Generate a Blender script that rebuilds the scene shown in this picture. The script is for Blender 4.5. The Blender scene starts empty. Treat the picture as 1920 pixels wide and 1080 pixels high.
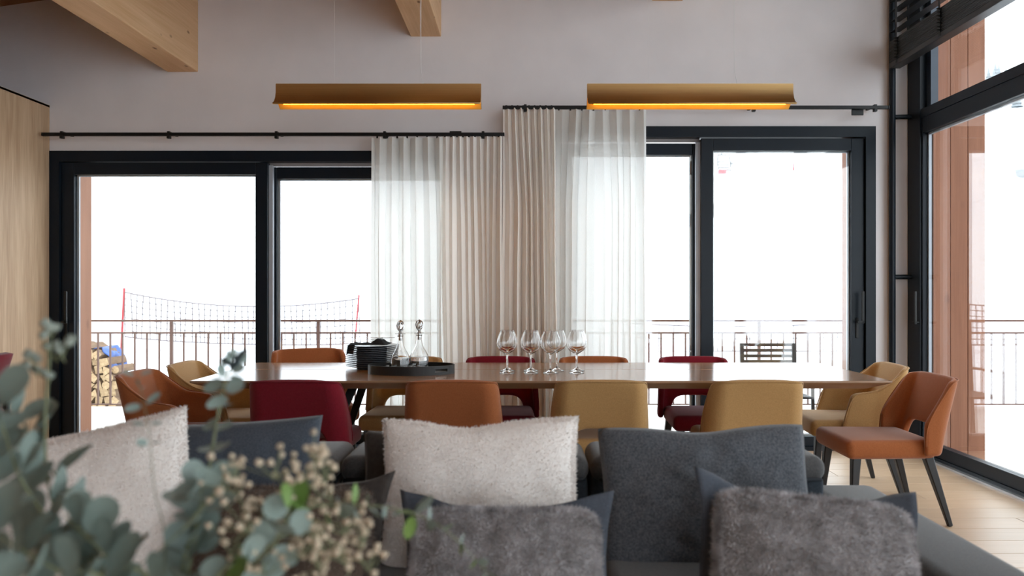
import bpy, bmesh, math, random
import numpy as np
from mathutils import Vector, Matrix, noise as mnoise
random.seed(7); rng = np.random.default_rng(7)
SC = bpy.context.scene
COL = SC.collection
PI = math.pi

# ------------------------------------------------------------------ camera, sky, exposure
EYE = 1.24
FPX = 1450.0
VPX, VPY = 980.0, 545.0
cam_d = bpy.data.cameras.new('camera'); cam = bpy.data.objects.new('camera', cam_d); COL.objects.link(cam)
cam.location = (0, 0, EYE); cam.rotation_euler = (PI/2, 0, 0)
cam_d.sensor_width = 36.0; cam_d.lens = 36.0*FPX/1920.0
cam_d.shift_x = -(VPX-960.0)/1920.0; cam_d.shift_y = (VPY-540.0)/1920.0
cam_d.clip_start = 0.05; cam_d.clip_end = 2000
cam_d.dof.use_dof = True; cam_d.dof.focus_distance = 5.6; cam_d.dof.aperture_fstop = 2.6
SC.camera = cam

world = bpy.data.worlds.new('overcast_sky'); SC.world = world; world.use_nodes = True
bg = world.node_tree.nodes['Background']
bg.inputs['Color'].default_value = (0.885, 0.945, 1.0, 1); bg.inputs['Strength'].default_value = 1.0

SC.view_settings.view_transform = 'Standard'; SC.view_settings.look = 'None'
SC.view_settings.gamma = 1.0; SC.view_settings.use_curve_mapping = False
SC.view_settings.exposure = 2.12
cy = SC.cycles
cy.use_denoising = True; cy.max_bounces = 14; cy.diffuse_bounces = 7; cy.glossy_bounces = 5
cy.transmission_bounces = 10; cy.transparent_max_bounces = 24; cy.sample_clamp_indirect = 6.0
cy.caustics_reflective = False; cy.caustics_refractive = False

# ------------------------------------------------------------------ helpers
def U(px, py, Y):
    """world point seen at photo pixel (px, py) at distance Y in front of the camera"""
    return Vector(((px-VPX)/FPX*Y, Y, EYE-(py-VPY)/FPX*Y))

class MB:
    def __init__(s): s.v = []; s.f = []; s.weld = False
    def add(s, vs, fs):
        b = len(s.v); s.v += [tuple(p) for p in vs]; s.f += [tuple(i+b for i in f) for f in fs]; return s
    def box(s, x0, x1, y0, y1, z0, z1):
        return s.add([(x0,y0,z0),(x1,y0,z0),(x1,y1,z0),(x0,y1,z0),(x0,y0,z1),(x1,y0,z1),(x1,y1,z1),(x0,y1,z1)],
                     [(0,3,2,1),(4,5,6,7),(0,1,5,4),(1,2,6,5),(2,3,7,6),(3,0,4,7)])
    def bar(s, a, b, w0, w1=None, h0=None, h1=None, up=(0,0,1)):
        """rectangular bar from a to b, width w and height h, tapering"""
        a = Vector(a); b = Vector(b); d = (b-a).normalized(); u = Vector(up)
        if abs(d.dot(u)) > .95: u = Vector((0,1,0))
        r = d.cross(u).normalized(); u = r.cross(d)
        w1 = w0 if w1 is None else w1; h0 = w0 if h0 is None else h0; h1 = (h0*w1/w0) if h1 is None else h1
        vs = []
        for p, w, h in ((a,w0,h0),(b,w1,h1)):
            for i, j in ((-1,-1),(1,-1),(1,1),(-1,1)): vs.append(p+r*i*w/2+u*j*h/2)
        return s.add(vs, [(0,3,2,1),(4,5,6,7),(0,1,5,4),(1,2,6,5),(2,3,7,6),(3,0,4,7)])
    def tube(s, pts, r, n=8, cap=True):
        pts = [Vector(p) for p in pts]; m = len(pts); rs = r if isinstance(r, (list,tuple)) else [r]*m
        prev = None; b = len(s.v)
        for i, p in enumerate(pts):
            t = (pts[min(i+1,m-1)]-pts[max(i-1,0)]).normalized()
            if prev is None:
                k = Vector((0,0,1)) if abs(t.z) < .9 else Vector((1,0,0)); prev = t.cross(k).normalized()
            prev = (prev - t*prev.dot(t)).normalized(); q = t.cross(prev)
            for j in range(n):
                a = 2*PI*j/n; s.v.append(tuple(p+(prev*math.cos(a)+q*math.sin(a))*rs[i]))
        for i in range(m-1):
            for j in range(n):
                s.f.append((b+i*n+j, b+i*n+(j+1)%n, b+(i+1)*n+(j+1)%n, b+(i+1)*n+j))
        if cap:
            s.f.append(tuple(b+j for j in reversed(range(n)))); s.f.append(tuple(b+(m-1)*n+j for j in range(n)))
        return s
    def lathe(s, prof, n=28, c=(0,0,0)):
        s.weld = True
        b = len(s.v); m = len(prof)
        for (r, z) in prof:
            for j in range(n):
                a = 2*PI*j/n; s.v.append((c[0]+r*math.cos(a), c[1]+r*math.sin(a), c[2]+z))
        for i in range(m-1):
            for j in range(n):
                s.f.append((b+i*n+j, b+i*n+(j+1)%n, b+(i+1)*n+(j+1)%n, b+(i+1)*n+j))
        return s
    def grid(s, fn, nu, nv, closed_u=False):
        b = len(s.v)
        for j in range(nv+1):
            for i in range(nu+1): s.v.append(tuple(fn(i/nu, j/nv)))
        for j in range(nv):
            for i in range(nu):
                k = b+j*(nu+1)+i; s.f.append((k, k+1, k+nu+2, k+nu+1))
        return s
    def extrude_x(s, prof, x0, x1):
        """closed profile of (y, z) swept along x"""
        n = len(prof); b = len(s.v)
        for x in (x0, x1): s.v += [(x, y, z) for y, z in prof]
        for j in range(n): s.f.append((b+j, b+(j+1)%n, b+n+(j+1)%n, b+n+j))
        s.f.append(tuple(b+j for j in reversed(range(n)))); s.f.append(tuple(b+n+j for j in range(n)))
        return s
    def mesh(s, name, m, smooth=False, angle=None):
        me = bpy.data.meshes.new(name); me.from_pydata(s.v, [], s.f); me.update()
        bm = bmesh.new(); bm.from_mesh(me)
        if s.weld: bmesh.ops.remove_doubles(bm, verts=bm.verts, dist=1e-6)
        bmesh.ops.recalc_face_normals(bm, faces=bm.faces); bm.to_mesh(me); bm.free()
        if m: me.materials.append(m)
        if smooth:
            me.shade_smooth()
            if angle: me.set_sharp_from_angle(angle=math.radians(angle))
        return me
    def build(s, name, m, parent=None, smooth=False, angle=None, bevel=0, seg=2):
        me = s.mesh(name, m, smooth, angle)
        if bevel: bevel_mesh(me, bevel, seg)
        return link(name, me, parent)

def bevel_mesh(me, w, seg=2, smooth=True):
    bm = bmesh.new(); bm.from_mesh(me)
    bmesh.ops.bevel(bm, geom=list(bm.edges), offset=w, segments=seg, profile=.5, affect='EDGES', clamp_overlap=True)
    bmesh.ops.recalc_face_normals(bm, faces=bm.faces); bm.to_mesh(me); bm.free()
    if smooth and seg >= 3:
        me.shade_smooth(); me.set_sharp_from_angle(angle=math.radians(50))

def link(name, me, parent=None):
    o = bpy.data.objects.new(name, me); COL.objects.link(o)
    if parent: o.parent = parent
    return o
def tag(o, label=None, cat=None, group=None, kind=None):
    if label: o['label'] = label
    if cat: o['category'] = cat
    if group: o['group'] = group
    if kind: o['kind'] = kind
    return o
def thing(name, label, cat, loc=(0,0,0), rz=0, group=None):
    o = bpy.data.objects.new(name, None); COL.objects.link(o); o.empty_display_size = .1
    o.location = loc; o.rotation_euler = (0,0,rz)
    return tag(o, label, cat, group)
def struct(o): o['kind'] = 'structure'; return o
def copy_tree(o, parent=None):
    c = o.copy(); COL.objects.link(c); c.parent = parent
    for ch in [x for x in o.children]: copy_tree(ch, c)
    return c
def rbox(name, m, parent, x0, x1, y0, y1, z0, z1, r, seg=3):
    return MB().box(x0,x1,y0,y1,z0,z1).build(name, m, parent, bevel=r, seg=seg)

# ------------------------------------------------------------------ materials
def mat(name, color, rough=.6, metal=0, spec=.5, var=0, vscale=(8,8,8), color2=None, bump=0, bscale=(60,60,60), sheen=0, detail=4):
    m = bpy.data.materials.new(name); m.use_nodes = True; nt = m.node_tree; N = nt.nodes; L = nt.links
    b = N['Principled BSDF']; b.inputs['Roughness'].default_value = rough; b.inputs['Metallic'].default_value = metal
    b.inputs['Specular IOR Level'].default_value = spec
    if sheen:
        b.inputs['Sheen Weight'].default_value = sheen; b.inputs['Sheen Roughness'].default_value = .4
    b.inputs['Base Color'].default_value = (*color, 1)
    tc = N.new('ShaderNodeTexCoord')
    def noise(scale, det):
        mp = N.new('ShaderNodeMapping'); mp.inputs['Scale'].default_value = scale
        L.new(tc.outputs['Object'], mp.inputs['Vector'])
        n = N.new('ShaderNodeTexNoise'); n.inputs['Scale'].default_value = 1; n.inputs['Detail'].default_value = det
        L.new(mp.outputs['Vector'], n.inputs['Vector']); return n
    if var or color2:
        n = noise(vscale, detail); r = N.new('ShaderNodeValToRGB')
        c2 = color2 or tuple(c*(1-var) for c in color); c1 = color if color2 else tuple(min(1,c*(1+var)) for c in color)
        r.color_ramp.elements[0].position = .32; r.color_ramp.elements[1].position = .68
        r.color_ramp.elements[0].color = (*c2,1); r.color_ramp.elements[1].color = (*c1,1)
        L.new(n.outputs['Fac'], r.inputs['Fac']); L.new(r.outputs['Color'], b.inputs['Base Color'])
    if bump:
        n = noise(bscale, 3); bp = N.new('ShaderNodeBump'); bp.inputs['Strength'].default_value = bump; bp.inputs['Distance'].default_value = .004
        L.new(n.outputs['Fac'], bp.inputs['Height']); L.new(bp.outputs['Normal'], b.inputs['Normal'])
    return m

def wood(name, c1, c2, axis='x', rough=.5, spec=.4, knots=0, fine=1.0, knotcol=None, per_object=False):
    """grain stretched along one axis, fine fibre and optional knots"""
    m = bpy.data.materials.new(name); m.use_nodes = True; nt = m.node_tree; N = nt.nodes; L = nt.links
    b = N['Principled BSDF']; b.inputs['Roughness'].default_value = rough; b.inputs['Specular IOR Level'].default_value = spec
    tc = N.new('ShaderNodeTexCoord'); src = tc.outputs['Object']
    if per_object:
        oi = N.new('ShaderNodeObjectInfo'); va = N.new('ShaderNodeVectorMath'); va.operation = 'MULTIPLY_ADD'
        va.inputs[1].default_value = (37, 19, 23); L.new(oi.outputs['Random'], va.inputs[0]); L.new(src, va.inputs[2]); src = va.outputs[0]
    def mapped(sc):
        mp = N.new('ShaderNodeMapping'); mp.inputs['Scale'].default_value = sc; L.new(src, mp.inputs['Vector']); return mp
    i = 'xyz'.index(axis)
    s1 = [14*fine]*3; s1[i] = 1.1*fine; s2 = [120*fine]*3; s2[i] = 3.5*fine
    n1 = N.new('ShaderNodeTexNoise'); n1.inputs['Scale'].default_value = 1; n1.inputs['Detail'].default_value = 5; n1.inputs['Distortion'].default_value = .6
    L.new(mapped(s1).outputs['Vector'], n1.inputs['Vector'])
    n2 = N.new('ShaderNodeTexNoise'); n2.inputs['Scale'].default_value = 1; n2.inputs['Detail'].default_value = 3
    L.new(mapped(s2).outputs['Vector'], n2.inputs['Vector'])
    mx = N.new('ShaderNodeMix'); mx.data_type = 'FLOAT'; mx.inputs[0].default_value = .45
    L.new(n1.outputs['Fac'], mx.inputs[2]); L.new(n2.outputs['Fac'], mx.inputs[3])
    r = N.new('ShaderNodeValToRGB'); r.color_ramp.elements[0].position = .35; r.color_ramp.elements[1].position = .65
    r.color_ramp.elements[0].color = (*c2,1); r.color_ramp.elements[1].color = (*c1,1); L.new(mx.outputs[0], r.inputs['Fac'])
    out = r.outputs['Color']
    if per_object:
        hs = N.new('ShaderNodeHueSaturation'); mr = N.new('ShaderNodeMapRange'); mr.inputs[3].default_value = .94; mr.inputs[4].default_value = 1.06
        L.new(oi.outputs['Random'], mr.inputs[0]); L.new(mr.outputs[0], hs.inputs['Value']); L.new(out, hs.inputs['Color']); out = hs.outputs['Color']
    if knots:
        sk = [5.5]*3; sk[i] = 2.6
        v = N.new('ShaderNodeTexVoronoi'); v.inputs['Scale'].default_value = knots; L.new(mapped(sk).outputs['Vector'], v.inputs['Vector'])
        kr = N.new('ShaderNodeValToRGB'); kr.color_ramp.elements[0].position = .05; kr.color_ramp.elements[1].position = .13
        kr.color_ramp.elements[0].color = (1,1,1,1); kr.color_ramp.elements[1].color = (0,0,0,1); L.new(v.outputs['Distance'], kr.inputs['Fac'])
        k2 = N.new('ShaderNodeMix'); k2.data_type = 'RGBA'; L.new(kr.outputs['Color'], k2.inputs[0]); L.new(out, k2.inputs[6])
        kc = knotcol or tuple(c*.35 for c in c2); k2.inputs[7].default_value = (*kc,1); out = k2.outputs[2]
    L.new(out, b.inputs['Base Color'])
    bp = N.new('ShaderNodeBump'); bp.inputs['Strength'].default_value = .12; bp.inputs['Distance'].default_value = .002
    L.new(n2.outputs['Fac'], bp.inputs['Height']); L.new(bp.outputs['Normal'], b.inputs['Normal'])
    return m

def pane_glass(name, r0=.105):
    """window glass: straight transmission with Schlick reflection on each face"""
    m = bpy.data.materials.new(name); m.use_nodes = True; nt = m.node_tree; N = nt.nodes; L = nt.links
    N.remove(N['Principled BSDF']); out = N['Material Output']
    tr = N.new('ShaderNodeBsdfTransparent'); tr.inputs['Color'].default_value = (.97,.985,.98,1)
    gl = N.new('ShaderNodeBsdfGlossy'); gl.inputs['Roughness'].default_value = 0; gl.inputs['Color'].default_value = (1,1,1,1)
    lw = N.new('ShaderNodeLayerWeight'); pw = N.new('ShaderNodeMath'); pw.operation = 'POWER'; pw.inputs[1].default_value = 5
    L.new(lw.outputs['Facing'], pw.inputs[0])
    ma = N.new('ShaderNodeMath'); ma.operation = 'MULTIPLY_ADD'; ma.inputs[1].default_value = 1-r0; ma.inputs[2].default_value = r0
    L.new(pw.outputs[0], ma.inputs[0])
    mx = N.new('ShaderNodeMixShader'); L.new(ma.outputs[0], mx.inputs[0]); L.new(tr.outputs[0], mx.inputs[1]); L.new(gl.outputs[0], mx.inputs[2])
    L.new(mx.outputs[0], out.inputs['Surface']); return m

def clear_glass(name, color=(1,1,1), ior=1.5, rough=0):
    m = bpy.data.materials.new(name); m.use_nodes = True; b = m.node_tree.nodes['Principled BSDF']
    b.inputs['Base Color'].default_value = (*color,1); b.inputs['Transmission Weight'].default_value = 1
    b.inputs['Roughness'].default_value = rough; b.inputs['IOR'].default_value = ior; return m

def cloth(name, color, transl, see=0.0, scale=300):
    """woven curtain: diffuse front, light coming through, and open weave"""
    m = bpy.data.materials.new(name); m.use_nodes = True; nt = m.node_tree; N = nt.nodes; L = nt.links
    N.remove(N['Principled BSDF']); out = N['Material Output']
    df = N.new('ShaderNodeBsdfDiffuse'); df.inputs['Color'].default_value = (*color,1)
    tl = N.new('ShaderNodeBsdfTranslucent'); tl.inputs['Color'].default_value = (*color,1)
    mx = N.new('ShaderNodeMixShader'); mx.inputs[0].default_value = transl; L.new(df.outputs[0], mx.inputs[1]); L.new(tl.outputs[0], mx.inputs[2])
    tc = N.new('ShaderNodeTexCoord'); mp = N.new('ShaderNodeMapping'); mp.inputs['Scale'].default_value = (scale, scale, scale*.15); L.new(tc.outputs['Object'], mp.inputs['Vector'])
    n = N.new('ShaderNodeTexNoise'); n.inputs['Scale'].default_value = 1; L.new(mp.outputs['Vector'], n.inputs['Vector'])
    bp = N.new('ShaderNodeBump'); bp.inputs['Strength'].default_value = .2; bp.inputs['Distance'].default_value = .002; L.new(n.outputs['Fac'], bp.inputs['Height']); L.new(bp.outputs['Normal'], df.inputs['Normal'])
    if see:
        tr = N.new('ShaderNodeBsdfTransparent'); m2 = N.new('ShaderNodeMixShader')
        ml = N.new('ShaderNodeMath'); ml.operation = 'MULTIPLY'; ml.inputs[1].default_value = see*2; L.new(n.outputs['Fac'], ml.inputs[0])
        L.new(ml.outputs[0], m2.inputs[0]); L.new(mx.outputs[0], m2.inputs[1]); L.new(tr.outputs[0], m2.inputs[2]); L.new(m2.outputs[0], out.inputs['Surface'])
    else: L.new(mx.outputs[0], out.inputs['Surface'])
    return m

def emit(name, color, strength):
    m = bpy.data.materials.new(name); m.use_nodes = True; b = m.node_tree.nodes['Principled BSDF']
    b.inputs['Base Color'].default_value = (*color,1); b.inputs['Emission Color'].default_value = (*color,1); b.inputs['Emission Strength'].default_value = strength; return m

M = dict(
 plaster = mat('plaster', (.80,.775,.80), .9, spec=.15, var=.03, vscale=(3,3,3), bump=.05, bscale=(90,90,90)),
 frame = mat('anthracite_aluminium', (.0065,.0115,.019), .36, spec=.22, var=.08, vscale=(4,4,4)),
 frame_black = mat('black_metal', (.005,.006,.007), .42, spec=.35, var=.1, vscale=(9,9,9)),
 bead = mat('grey_seal', (.42,.45,.50), .5, var=.05),
 alu = mat('brushed_aluminium', (.62,.64,.66), .35, metal=.8, var=.05),
 steel = mat('steel', (.7,.7,.7), .22, metal=1, var=.04),
 glass = pane_glass('window_glass'),
 beam = wood('spruce_beam', (.74,.49,.29), (.62,.38,.20), 'y', .6, .3, knots=1.5, fine=.8, knotcol=(.20,.09,.04)),
 ceil = wood('ceiling_boards', (.36,.19,.09), (.27,.13,.06), 'y', .6, .3),
 oak_panel = wood('oak_veneer', (.60,.42,.27), (.42,.275,.165), 'z', .55, .3, fine=1.2),
 larch = wood('larch', (.30,.125,.068), (.235,.092,.048), 'z', .6, .3, knots=.9, knotcol=(.19,.07,.035), per_object=True),
 floor = wood('oak_floor', (.56,.40,.265), (.50,.35,.225), 'x', .34, .45, per_object=True),
 table = wood('oak_table', (.36,.215,.125), (.29,.165,.095), 'x', .17, .6),
 brass = mat('brushed_brass', (.64,.42,.19), .42, metal=1, color2=(.57,.365,.155), vscale=(2,60,260)),
 led = emit('warm_led', (1.0,.47,.025), 3.0),
 gold = mat('matte_gold_reflector', (.80,.44,.06), .45, spec=.4, var=.05),
 drape = cloth('cream_drape', (.95,.91,.865), .24),
 sheer = cloth('white_sheer', (.88,.87,.84), .42, see=.06, scale=420),
 deck = wood('weathered_deck', (.72,.70,.67), (.62,.60,.57), 'x', .7, .3, per_object=True),
 snow = mat('snow', (.93,.94,.96), .95, spec=.1, color2=(.86,.89,.93), vscale=(.05,.05,.2), bump=.25, bscale=(.6,.6,.6), detail=6),
 rail = mat('rust_brown_steel', (.115,.062,.05), .55, spec=.4, var=.15, vscale=(6,6,6)),
 orange = mat('orange_wool', (.39,.130,.048), .95, spec=.12, color2=(.335,.108,.039), vscale=(160,160,160), bump=.35, bscale=(420,420,420), sheen=.4),
 red = mat('crimson_wool', (.215,.013,.025), .95, spec=.12, color2=(.18,.010,.020), vscale=(160,160,160), bump=.35, bscale=(420,420,420), sheen=.3),
 yellow = mat('mustard_wool', (.50,.298,.125), .95, spec=.12, color2=(.43,.252,.101), vscale=(160,160,160), bump=.35, bscale=(420,420,420), sheen=.4),
 leg = mat('black_stained_wood', (.014,.013,.014), .45, spec=.5, var=.2, vscale=(30,30,4)),
 grey_wool = mat('grey_wool', (.125,.132,.148), .95, spec=.1, color2=(.055,.06,.07), vscale=(170,170,170), bump=.4, bscale=(420,420,420), sheen=.25),
 blue_wool = mat('blue_grey_wool', (.085,.098,.120), .95, spec=.1, color2=(.055,.065,.084), vscale=(210,210,210), bump=.4, bscale=(420,420,420), sheen=.25),
 taupe = mat('dark_taupe_velvet', (.060,.052,.048), .9, spec=.1, color2=(.045,.038,.035), vscale=(60,60,60), bump=.3, bscale=(420,420,420), sheen=.2),
 sofa = mat('charcoal_sofa_wool', (.095,.092,.092), .95, spec=.1, color2=(.066,.066,.068), vscale=(140,140,140), bump=.3, bscale=(300,300,300), sheen=.3),
 sofa_shaded = mat('shaded_sofa_side', (.034,.041,.050), .95, spec=.1, var=.15, vscale=(140,140,140), bump=.3, bscale=(300,300,300), sheen=.1),  # sofa fabric with the shade behind the cushions put into its colour
 piping = mat('dark_piping', (.022,.024,.028), .85, spec=.15, var=.1, vscale=(200,200,200)),
 flange = mat('blue_grey_felt', (.074,.084,.104), .95, spec=.1, color2=(.058,.066,.084), vscale=(150,150,150), bump=.3, bscale=(420,420,420), sheen=.15),
 boucle = mat('cream_boucle', (.86,.82,.79), .98, spec=.05, color2=(.76,.71,.675), vscale=(110,110,110), bump=.35, bscale=(170,170,170), sheen=.2),
 boucle_pile = cloth('cream_fleece_pile', (.90,.86,.835), .45),
 fur = mat('grey_fur', (.32,.305,.315), .95, spec=.1, color2=(.17,.157,.157), vscale=(13,13,13), bump=.7, bscale=(220,220,220), sheen=.3, detail=8),
 fur_pile = mat('grey_fur_pile', (.62,.60,.62), .9, spec=.1, color2=(.19,.175,.178), vscale=(20,20,20), sheen=.3, detail=8),
 fur_brown = mat('brown_fur', (.115,.085,.065), .95, spec=.1, color2=(.07,.05,.04), vscale=(13,13,13), bump=.7, bscale=(220,220,220), sheen=.2),
 wine = clear_glass('clear_crystal'),
 water = clear_glass('water', ior=1.33),
 plate = mat('dark_grey_stoneware', (.11,.125,.145), .22, spec=.5, var=.15, vscale=(40,40,40)),
 napkin = mat('black_linen', (.018,.02,.024), .9, spec=.2, var=.3, vscale=(80,80,80), bump=.4, bscale=(300,300,300)),
 tray = mat('black_oak_tray', (.016,.016,.016), .42, spec=.45, var=.25, vscale=(60,60,8)),
 leaf = mat('eucalyptus_leaf', (.275,.345,.312), .55, spec=.35, color2=(.165,.215,.188), vscale=(45,45,45), detail=3),
 leaf_pale = mat('pale_eucalyptus_leaf', (.30,.37,.34), .5, spec=.4, color2=(.19,.25,.225), vscale=(45,45,45)),
 leaf_young = mat('young_green_leaf', (.16,.26,.06), .5, spec=.4, color2=(.12,.21,.05), vscale=(45,45,45)),
 stem = mat('green_brown_stem', (.19,.21,.12), .7, var=.2, vscale=(60,60,60)),
 blossom = mat('dried_cream_blossom', (.66,.57,.44), .9, color2=(.48,.38,.27), vscale=(120,120,120)),
 bud = mat('dark_bud', (.03,.045,.05), .7, var=.2),
 bluetarp = mat('blue_tarpaulin', (.012,.10,.38), .45, color2=(.008,.07,.28), vscale=(9,9,9), bump=.5, bscale=(14,14,14)),
 log_bark = mat('log_bark', (.16,.10,.06), .9, var=.3, vscale=(30,8,30), bump=.6, bscale=(60,20,60)),
 log_end = mat('log_end', (.58,.43,.25), .8, color2=(.38,.25,.13), vscale=(35,35,35)),
 slope_net = mat('pale_red_slope_net', (.60,.30,.30), .8, var=.1),
 redpole = mat('red_marker', (.30,.012,.025), .5, var=.1),
 net = mat('grey_net', (.14,.12,.13), .8, var=.1),
 pinknet = mat('faded_red_net', (.50,.10,.11), .8, var=.1),
 outchair = mat('dark_grey_powder_coat', (.055,.055,.052), .5, var=.1),
 conifer = mat('haze_paled_conifer', (.34,.37,.39), .95, color2=(.22,.25,.27), vscale=(1,1,1)),  # distance haze over the trees is put into this pale grey
 pale_green = mat('pale_green_paint', (.25,.31,.20), .5, var=.05),
 grey_paint = mat('mid_grey_paint', (.06,.065,.07), .5, var=.05),
 vase = mat('grey_ceramic', (.25,.25,.24), .4, var=.15, vscale=(20,20,20)),
 slat = mat('black_stained_slat', (.016,.017,.019), .40, spec=.5, var=.2, vscale=(40,3,40)),
 cord = mat('clear_cord', (.75,.75,.76), .4, var=.05),
)
# ------------------------------------------------------------------ room shell
WY, WT = 6.0, 0.32            # inner face of the far wall, its thickness
RX = 2.98                     # inner face of the right-hand glazing
D1 = (-3.666, -.356, 2.324)   # left sliding door: x0, x1, head height
D2 = (.20, 2.735, 2.514)      # right sliding door
def ceil_z(x): return 3.445+.146*(x+4.05)

m = MB()
x0w, x1w = -6.2, 3.30
m.box(x0w, D1[0], WY, WY+WT, -.1, 4.9); m.box(D1[0], D1[1], WY, WY+WT, D1[2], 4.9)
m.box(D1[1], D2[0], WY, WY+WT, -.1, 4.9); m.box(D2[0], D2[1], WY, WY+WT, D2[2], 4.9); m.box(D2[1], x1w, WY, WY+WT, -.1, 4.9)
struct(m.build('wall_far', M['plaster']))
struct(MB().box(-6.5, -6.2, -3.3, WY+WT, -.1, 4.6).build('wall_left', M['oak_panel']))
m = MB()   # wall behind the viewer, with a wide window opening
m.box(-6.2, .2, -3.3, -3.0, -.1, 4.9); m.box(2.6, 3.3, -3.3, -3.0, -.1, 4.9); m.box(.2, 2.6, -3.3, -3.0, 2.9, 4.9); m.box(.2, 2.6, -3.3, -3.0, -.1, .25)
struct(m.build('wall_behind', M['oak_panel']))
m = MB(); a, b = -6.5, 3.5
m.add([(a,-3.3,ceil_z(a)),(b,-3.3,ceil_z(b)),(b,6.5,ceil_z(b)),(a,6.5,ceil_z(a)),(a,-3.3,ceil_z(a)+.2),(b,-3.3,ceil_z(b)+.2),(b,6.5,ceil_z(b)+.2),(a,6.5,ceil_z(a)+.2)],
      [(0,3,2,1),(4,5,6,7),(0,1,5,4),(1,2,6,5),(2,3,7,6),(3,0,4,7)])
struct(m.build('ceiling', M['ceil']))

# floor slab and oak planks
fl = struct(MB().box(-6.2, 2.97, -3.0, WY, -.12, -.016).build('floor', mat('floor_slab', (.30,.22,.15), .8, var=.05)))
pw, gap = .19, .0015
plank_cache = {}
y = -3.0; row = 0
while y < WY-.01:
    w = min(pw, WY-y)
    L_ = 2.2 if y > 1.3 else 4.6
    x = -6.2 - (row*.83 % L_)
    while x < 2.96:
        a, b = max(x, -6.2), min(x+L_, 2.968)
        if b-a > .05:
            key = (round(b-a,3), round(w,3))
            if key not in plank_cache:
                me = MB().box(gap, b-a-gap, gap, w-gap, -.016, 0).mesh('plank', M['floor']); bevel_mesh(me, .0012, 1); plank_cache[key] = me
            o = link('plank', plank_cache[key], fl); o.location = (a, y, 0)
        x += L_
    y += pw; row += 1

# oak-clad partition at the left
pl = MB().box(-6.2, -3.69, 2.2, WY-.001, 0, 2.66).build('wall_partition', M['oak_panel']); struct(pl)
yy = WY-.002; k = 0
while yy > 2.3:
    y0 = max(yy-.62, 2.2); MB().box(-3.69, -3.668, y0+.0015, yy-.0015, 0, 2.676).build('panel', M['oak_panel'], pl, bevel=.0015, seg=1); yy = y0
MB().box(-6.2, -3.668, 2.2, WY-.002, 2.66, 2.676).build('cap_board', M['oak_panel'], pl)

# roof beams
for i, (x0, z0) in enumerate(((-2.755, 2.936), (-.869, 3.210), (1.003, 3.487))):
    x1 = x0+.238; g = MB()
    t0, t1 = ceil_z(x0), ceil_z(x1)
    g.add([(x0,-3,z0),(x1,-3,z0),(x1,WY,z0),(x0,WY,z0),(x0,-3,t0),(x1,-3,t1),(x1,WY,t1),(x0,WY,t0)],
          [(0,3,2,1),(4,5,6,7),(0,1,5,4),(1,2,6,5),(2,3,7,6),(3,0,4,7)])
    o = g.build('ceiling_beam', M['beam'], bevel=.006, seg=2)
    tag(o, ['pale knotty timber beam, lowest of three, above the oak partition', 'pale timber beam between the two, above the left brass pendant lamp',
            'pale timber beam just peeking in at the top, nearest the window blind'][i], 'beam', 'timber ceiling beams')

# ------------------------------------------------------------------ sliding doors of the far wall
def handle(parent, x, z, y, side=1, along='x'):
    """vertical lever: plate, neck and bar; sits on the room side of a stile"""
    h = bpy.data.objects.new('door_handle', None); COL.objects.link(h); h.parent = parent; h.location = (x, y, z)
    if along == 'y': h.rotation_euler = (0, 0, -PI/2)
    MB().box(-.011, .011, -.010, 0, -.13, .03).build('plate', M['frame_black'], h, bevel=.004)
    MB().tube([(0,-.005,0),(0,-.05,0)], .009, 10).build('neck', M['frame_black'], h, smooth=True, angle=40)
    MB().box(-.010-.024*side, .010-.024*side, -.062, -.044, -.008, .235).build('bar', M['frame_black'], h, bevel=.004)
    MB().box(min(-.034*side,.01*side), max(-.034*side,.01*side), -.062, -.044, -.012, .008).build('lever_foot', M['frame_black'], h, bevel=.003)
    return h

def sash(parent, x0, x1, z0, z1, y0, y1, sl, sr, st, sb):
    s = MB(); s.box(x0, x0+sl, y0, y1, z0, z1); p = s.build('sash_stile', M['frame'], parent, bevel=.003)
    MB().box(x1-sr, x1, y0, y1, z0, z1).build('sash_stile', M['frame'], parent, bevel=.003)
    MB().box(x0+sl, x1-sr, y0, y1, z1-st, z1).build('top_rail', M['frame'], parent, bevel=.003)
    MB().box(x0+sl, x1-sr, y0, y1, z0, z0+sb).build('bottom_rail', M['frame'], parent, bevel=.003)
    ym = (y0+y1)/2; gx0, gx1, gz0, gz1 = x0+sl, x1-sr, z0+sb, z1-st; t = .016
    MB().box(gx0, gx1, ym-.006, ym+.006, gz0, gz1).build('pane', M['glass'], parent)
    bd = MB(); bd.box(gx0, gx0+t, ym+.008, y1-.004, gz0, gz1); bd.box(gx1-t, gx1, ym+.008, y1-.004, gz0, gz1); bd.box(gx0, gx1, ym+.008, y1-.004, gz1-t*.7, gz1); bd.box(gx0, gx1, ym+.008, y1-.004, gz0, gz0+t)
    bd.build('glazing_seal', M['bead'], parent)

HEADSEAL = mat('taupe_head_track', (.30,.28,.28), .6, var=.05)
def sliding_door(name, x0, x1, zt, slide):
    root = MB(); jw, hd = .076, .083; y0, y1 = WY-.012, WY+.15
    root.box(x0, x0+jw, y0, y1, 0, zt); root.box(x1-jw, x1, y0, y1, 0, zt); root.box(x0+jw, x1-jw, y0, y1, zt-hd, zt); root.box(x0+jw, x1-jw, y0, y1, 0, .03)
    r = struct(root.build(name, M['frame']))
    xa, xb = (x0+jw+1.53, x1-jw) if slide == 'L' else (x0+jw, x1-jw-1.27)
    MB().box(xa, xb, WY+.072, WY+.092, zt-hd-.026, zt-hd).build('head_seal', HEADSEAL, r)
    return r
dl = sliding_door('door_1', *D1, 'L')
sash(dl, -3.588, -1.985, .03, 2.238, WY+.015, WY+.080, .098, .092, .094, .075)
sash(dl, -2.03, -.432, .03, 2.215, WY+.095, WY+.148, .092, .10, .092, .075)
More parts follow.
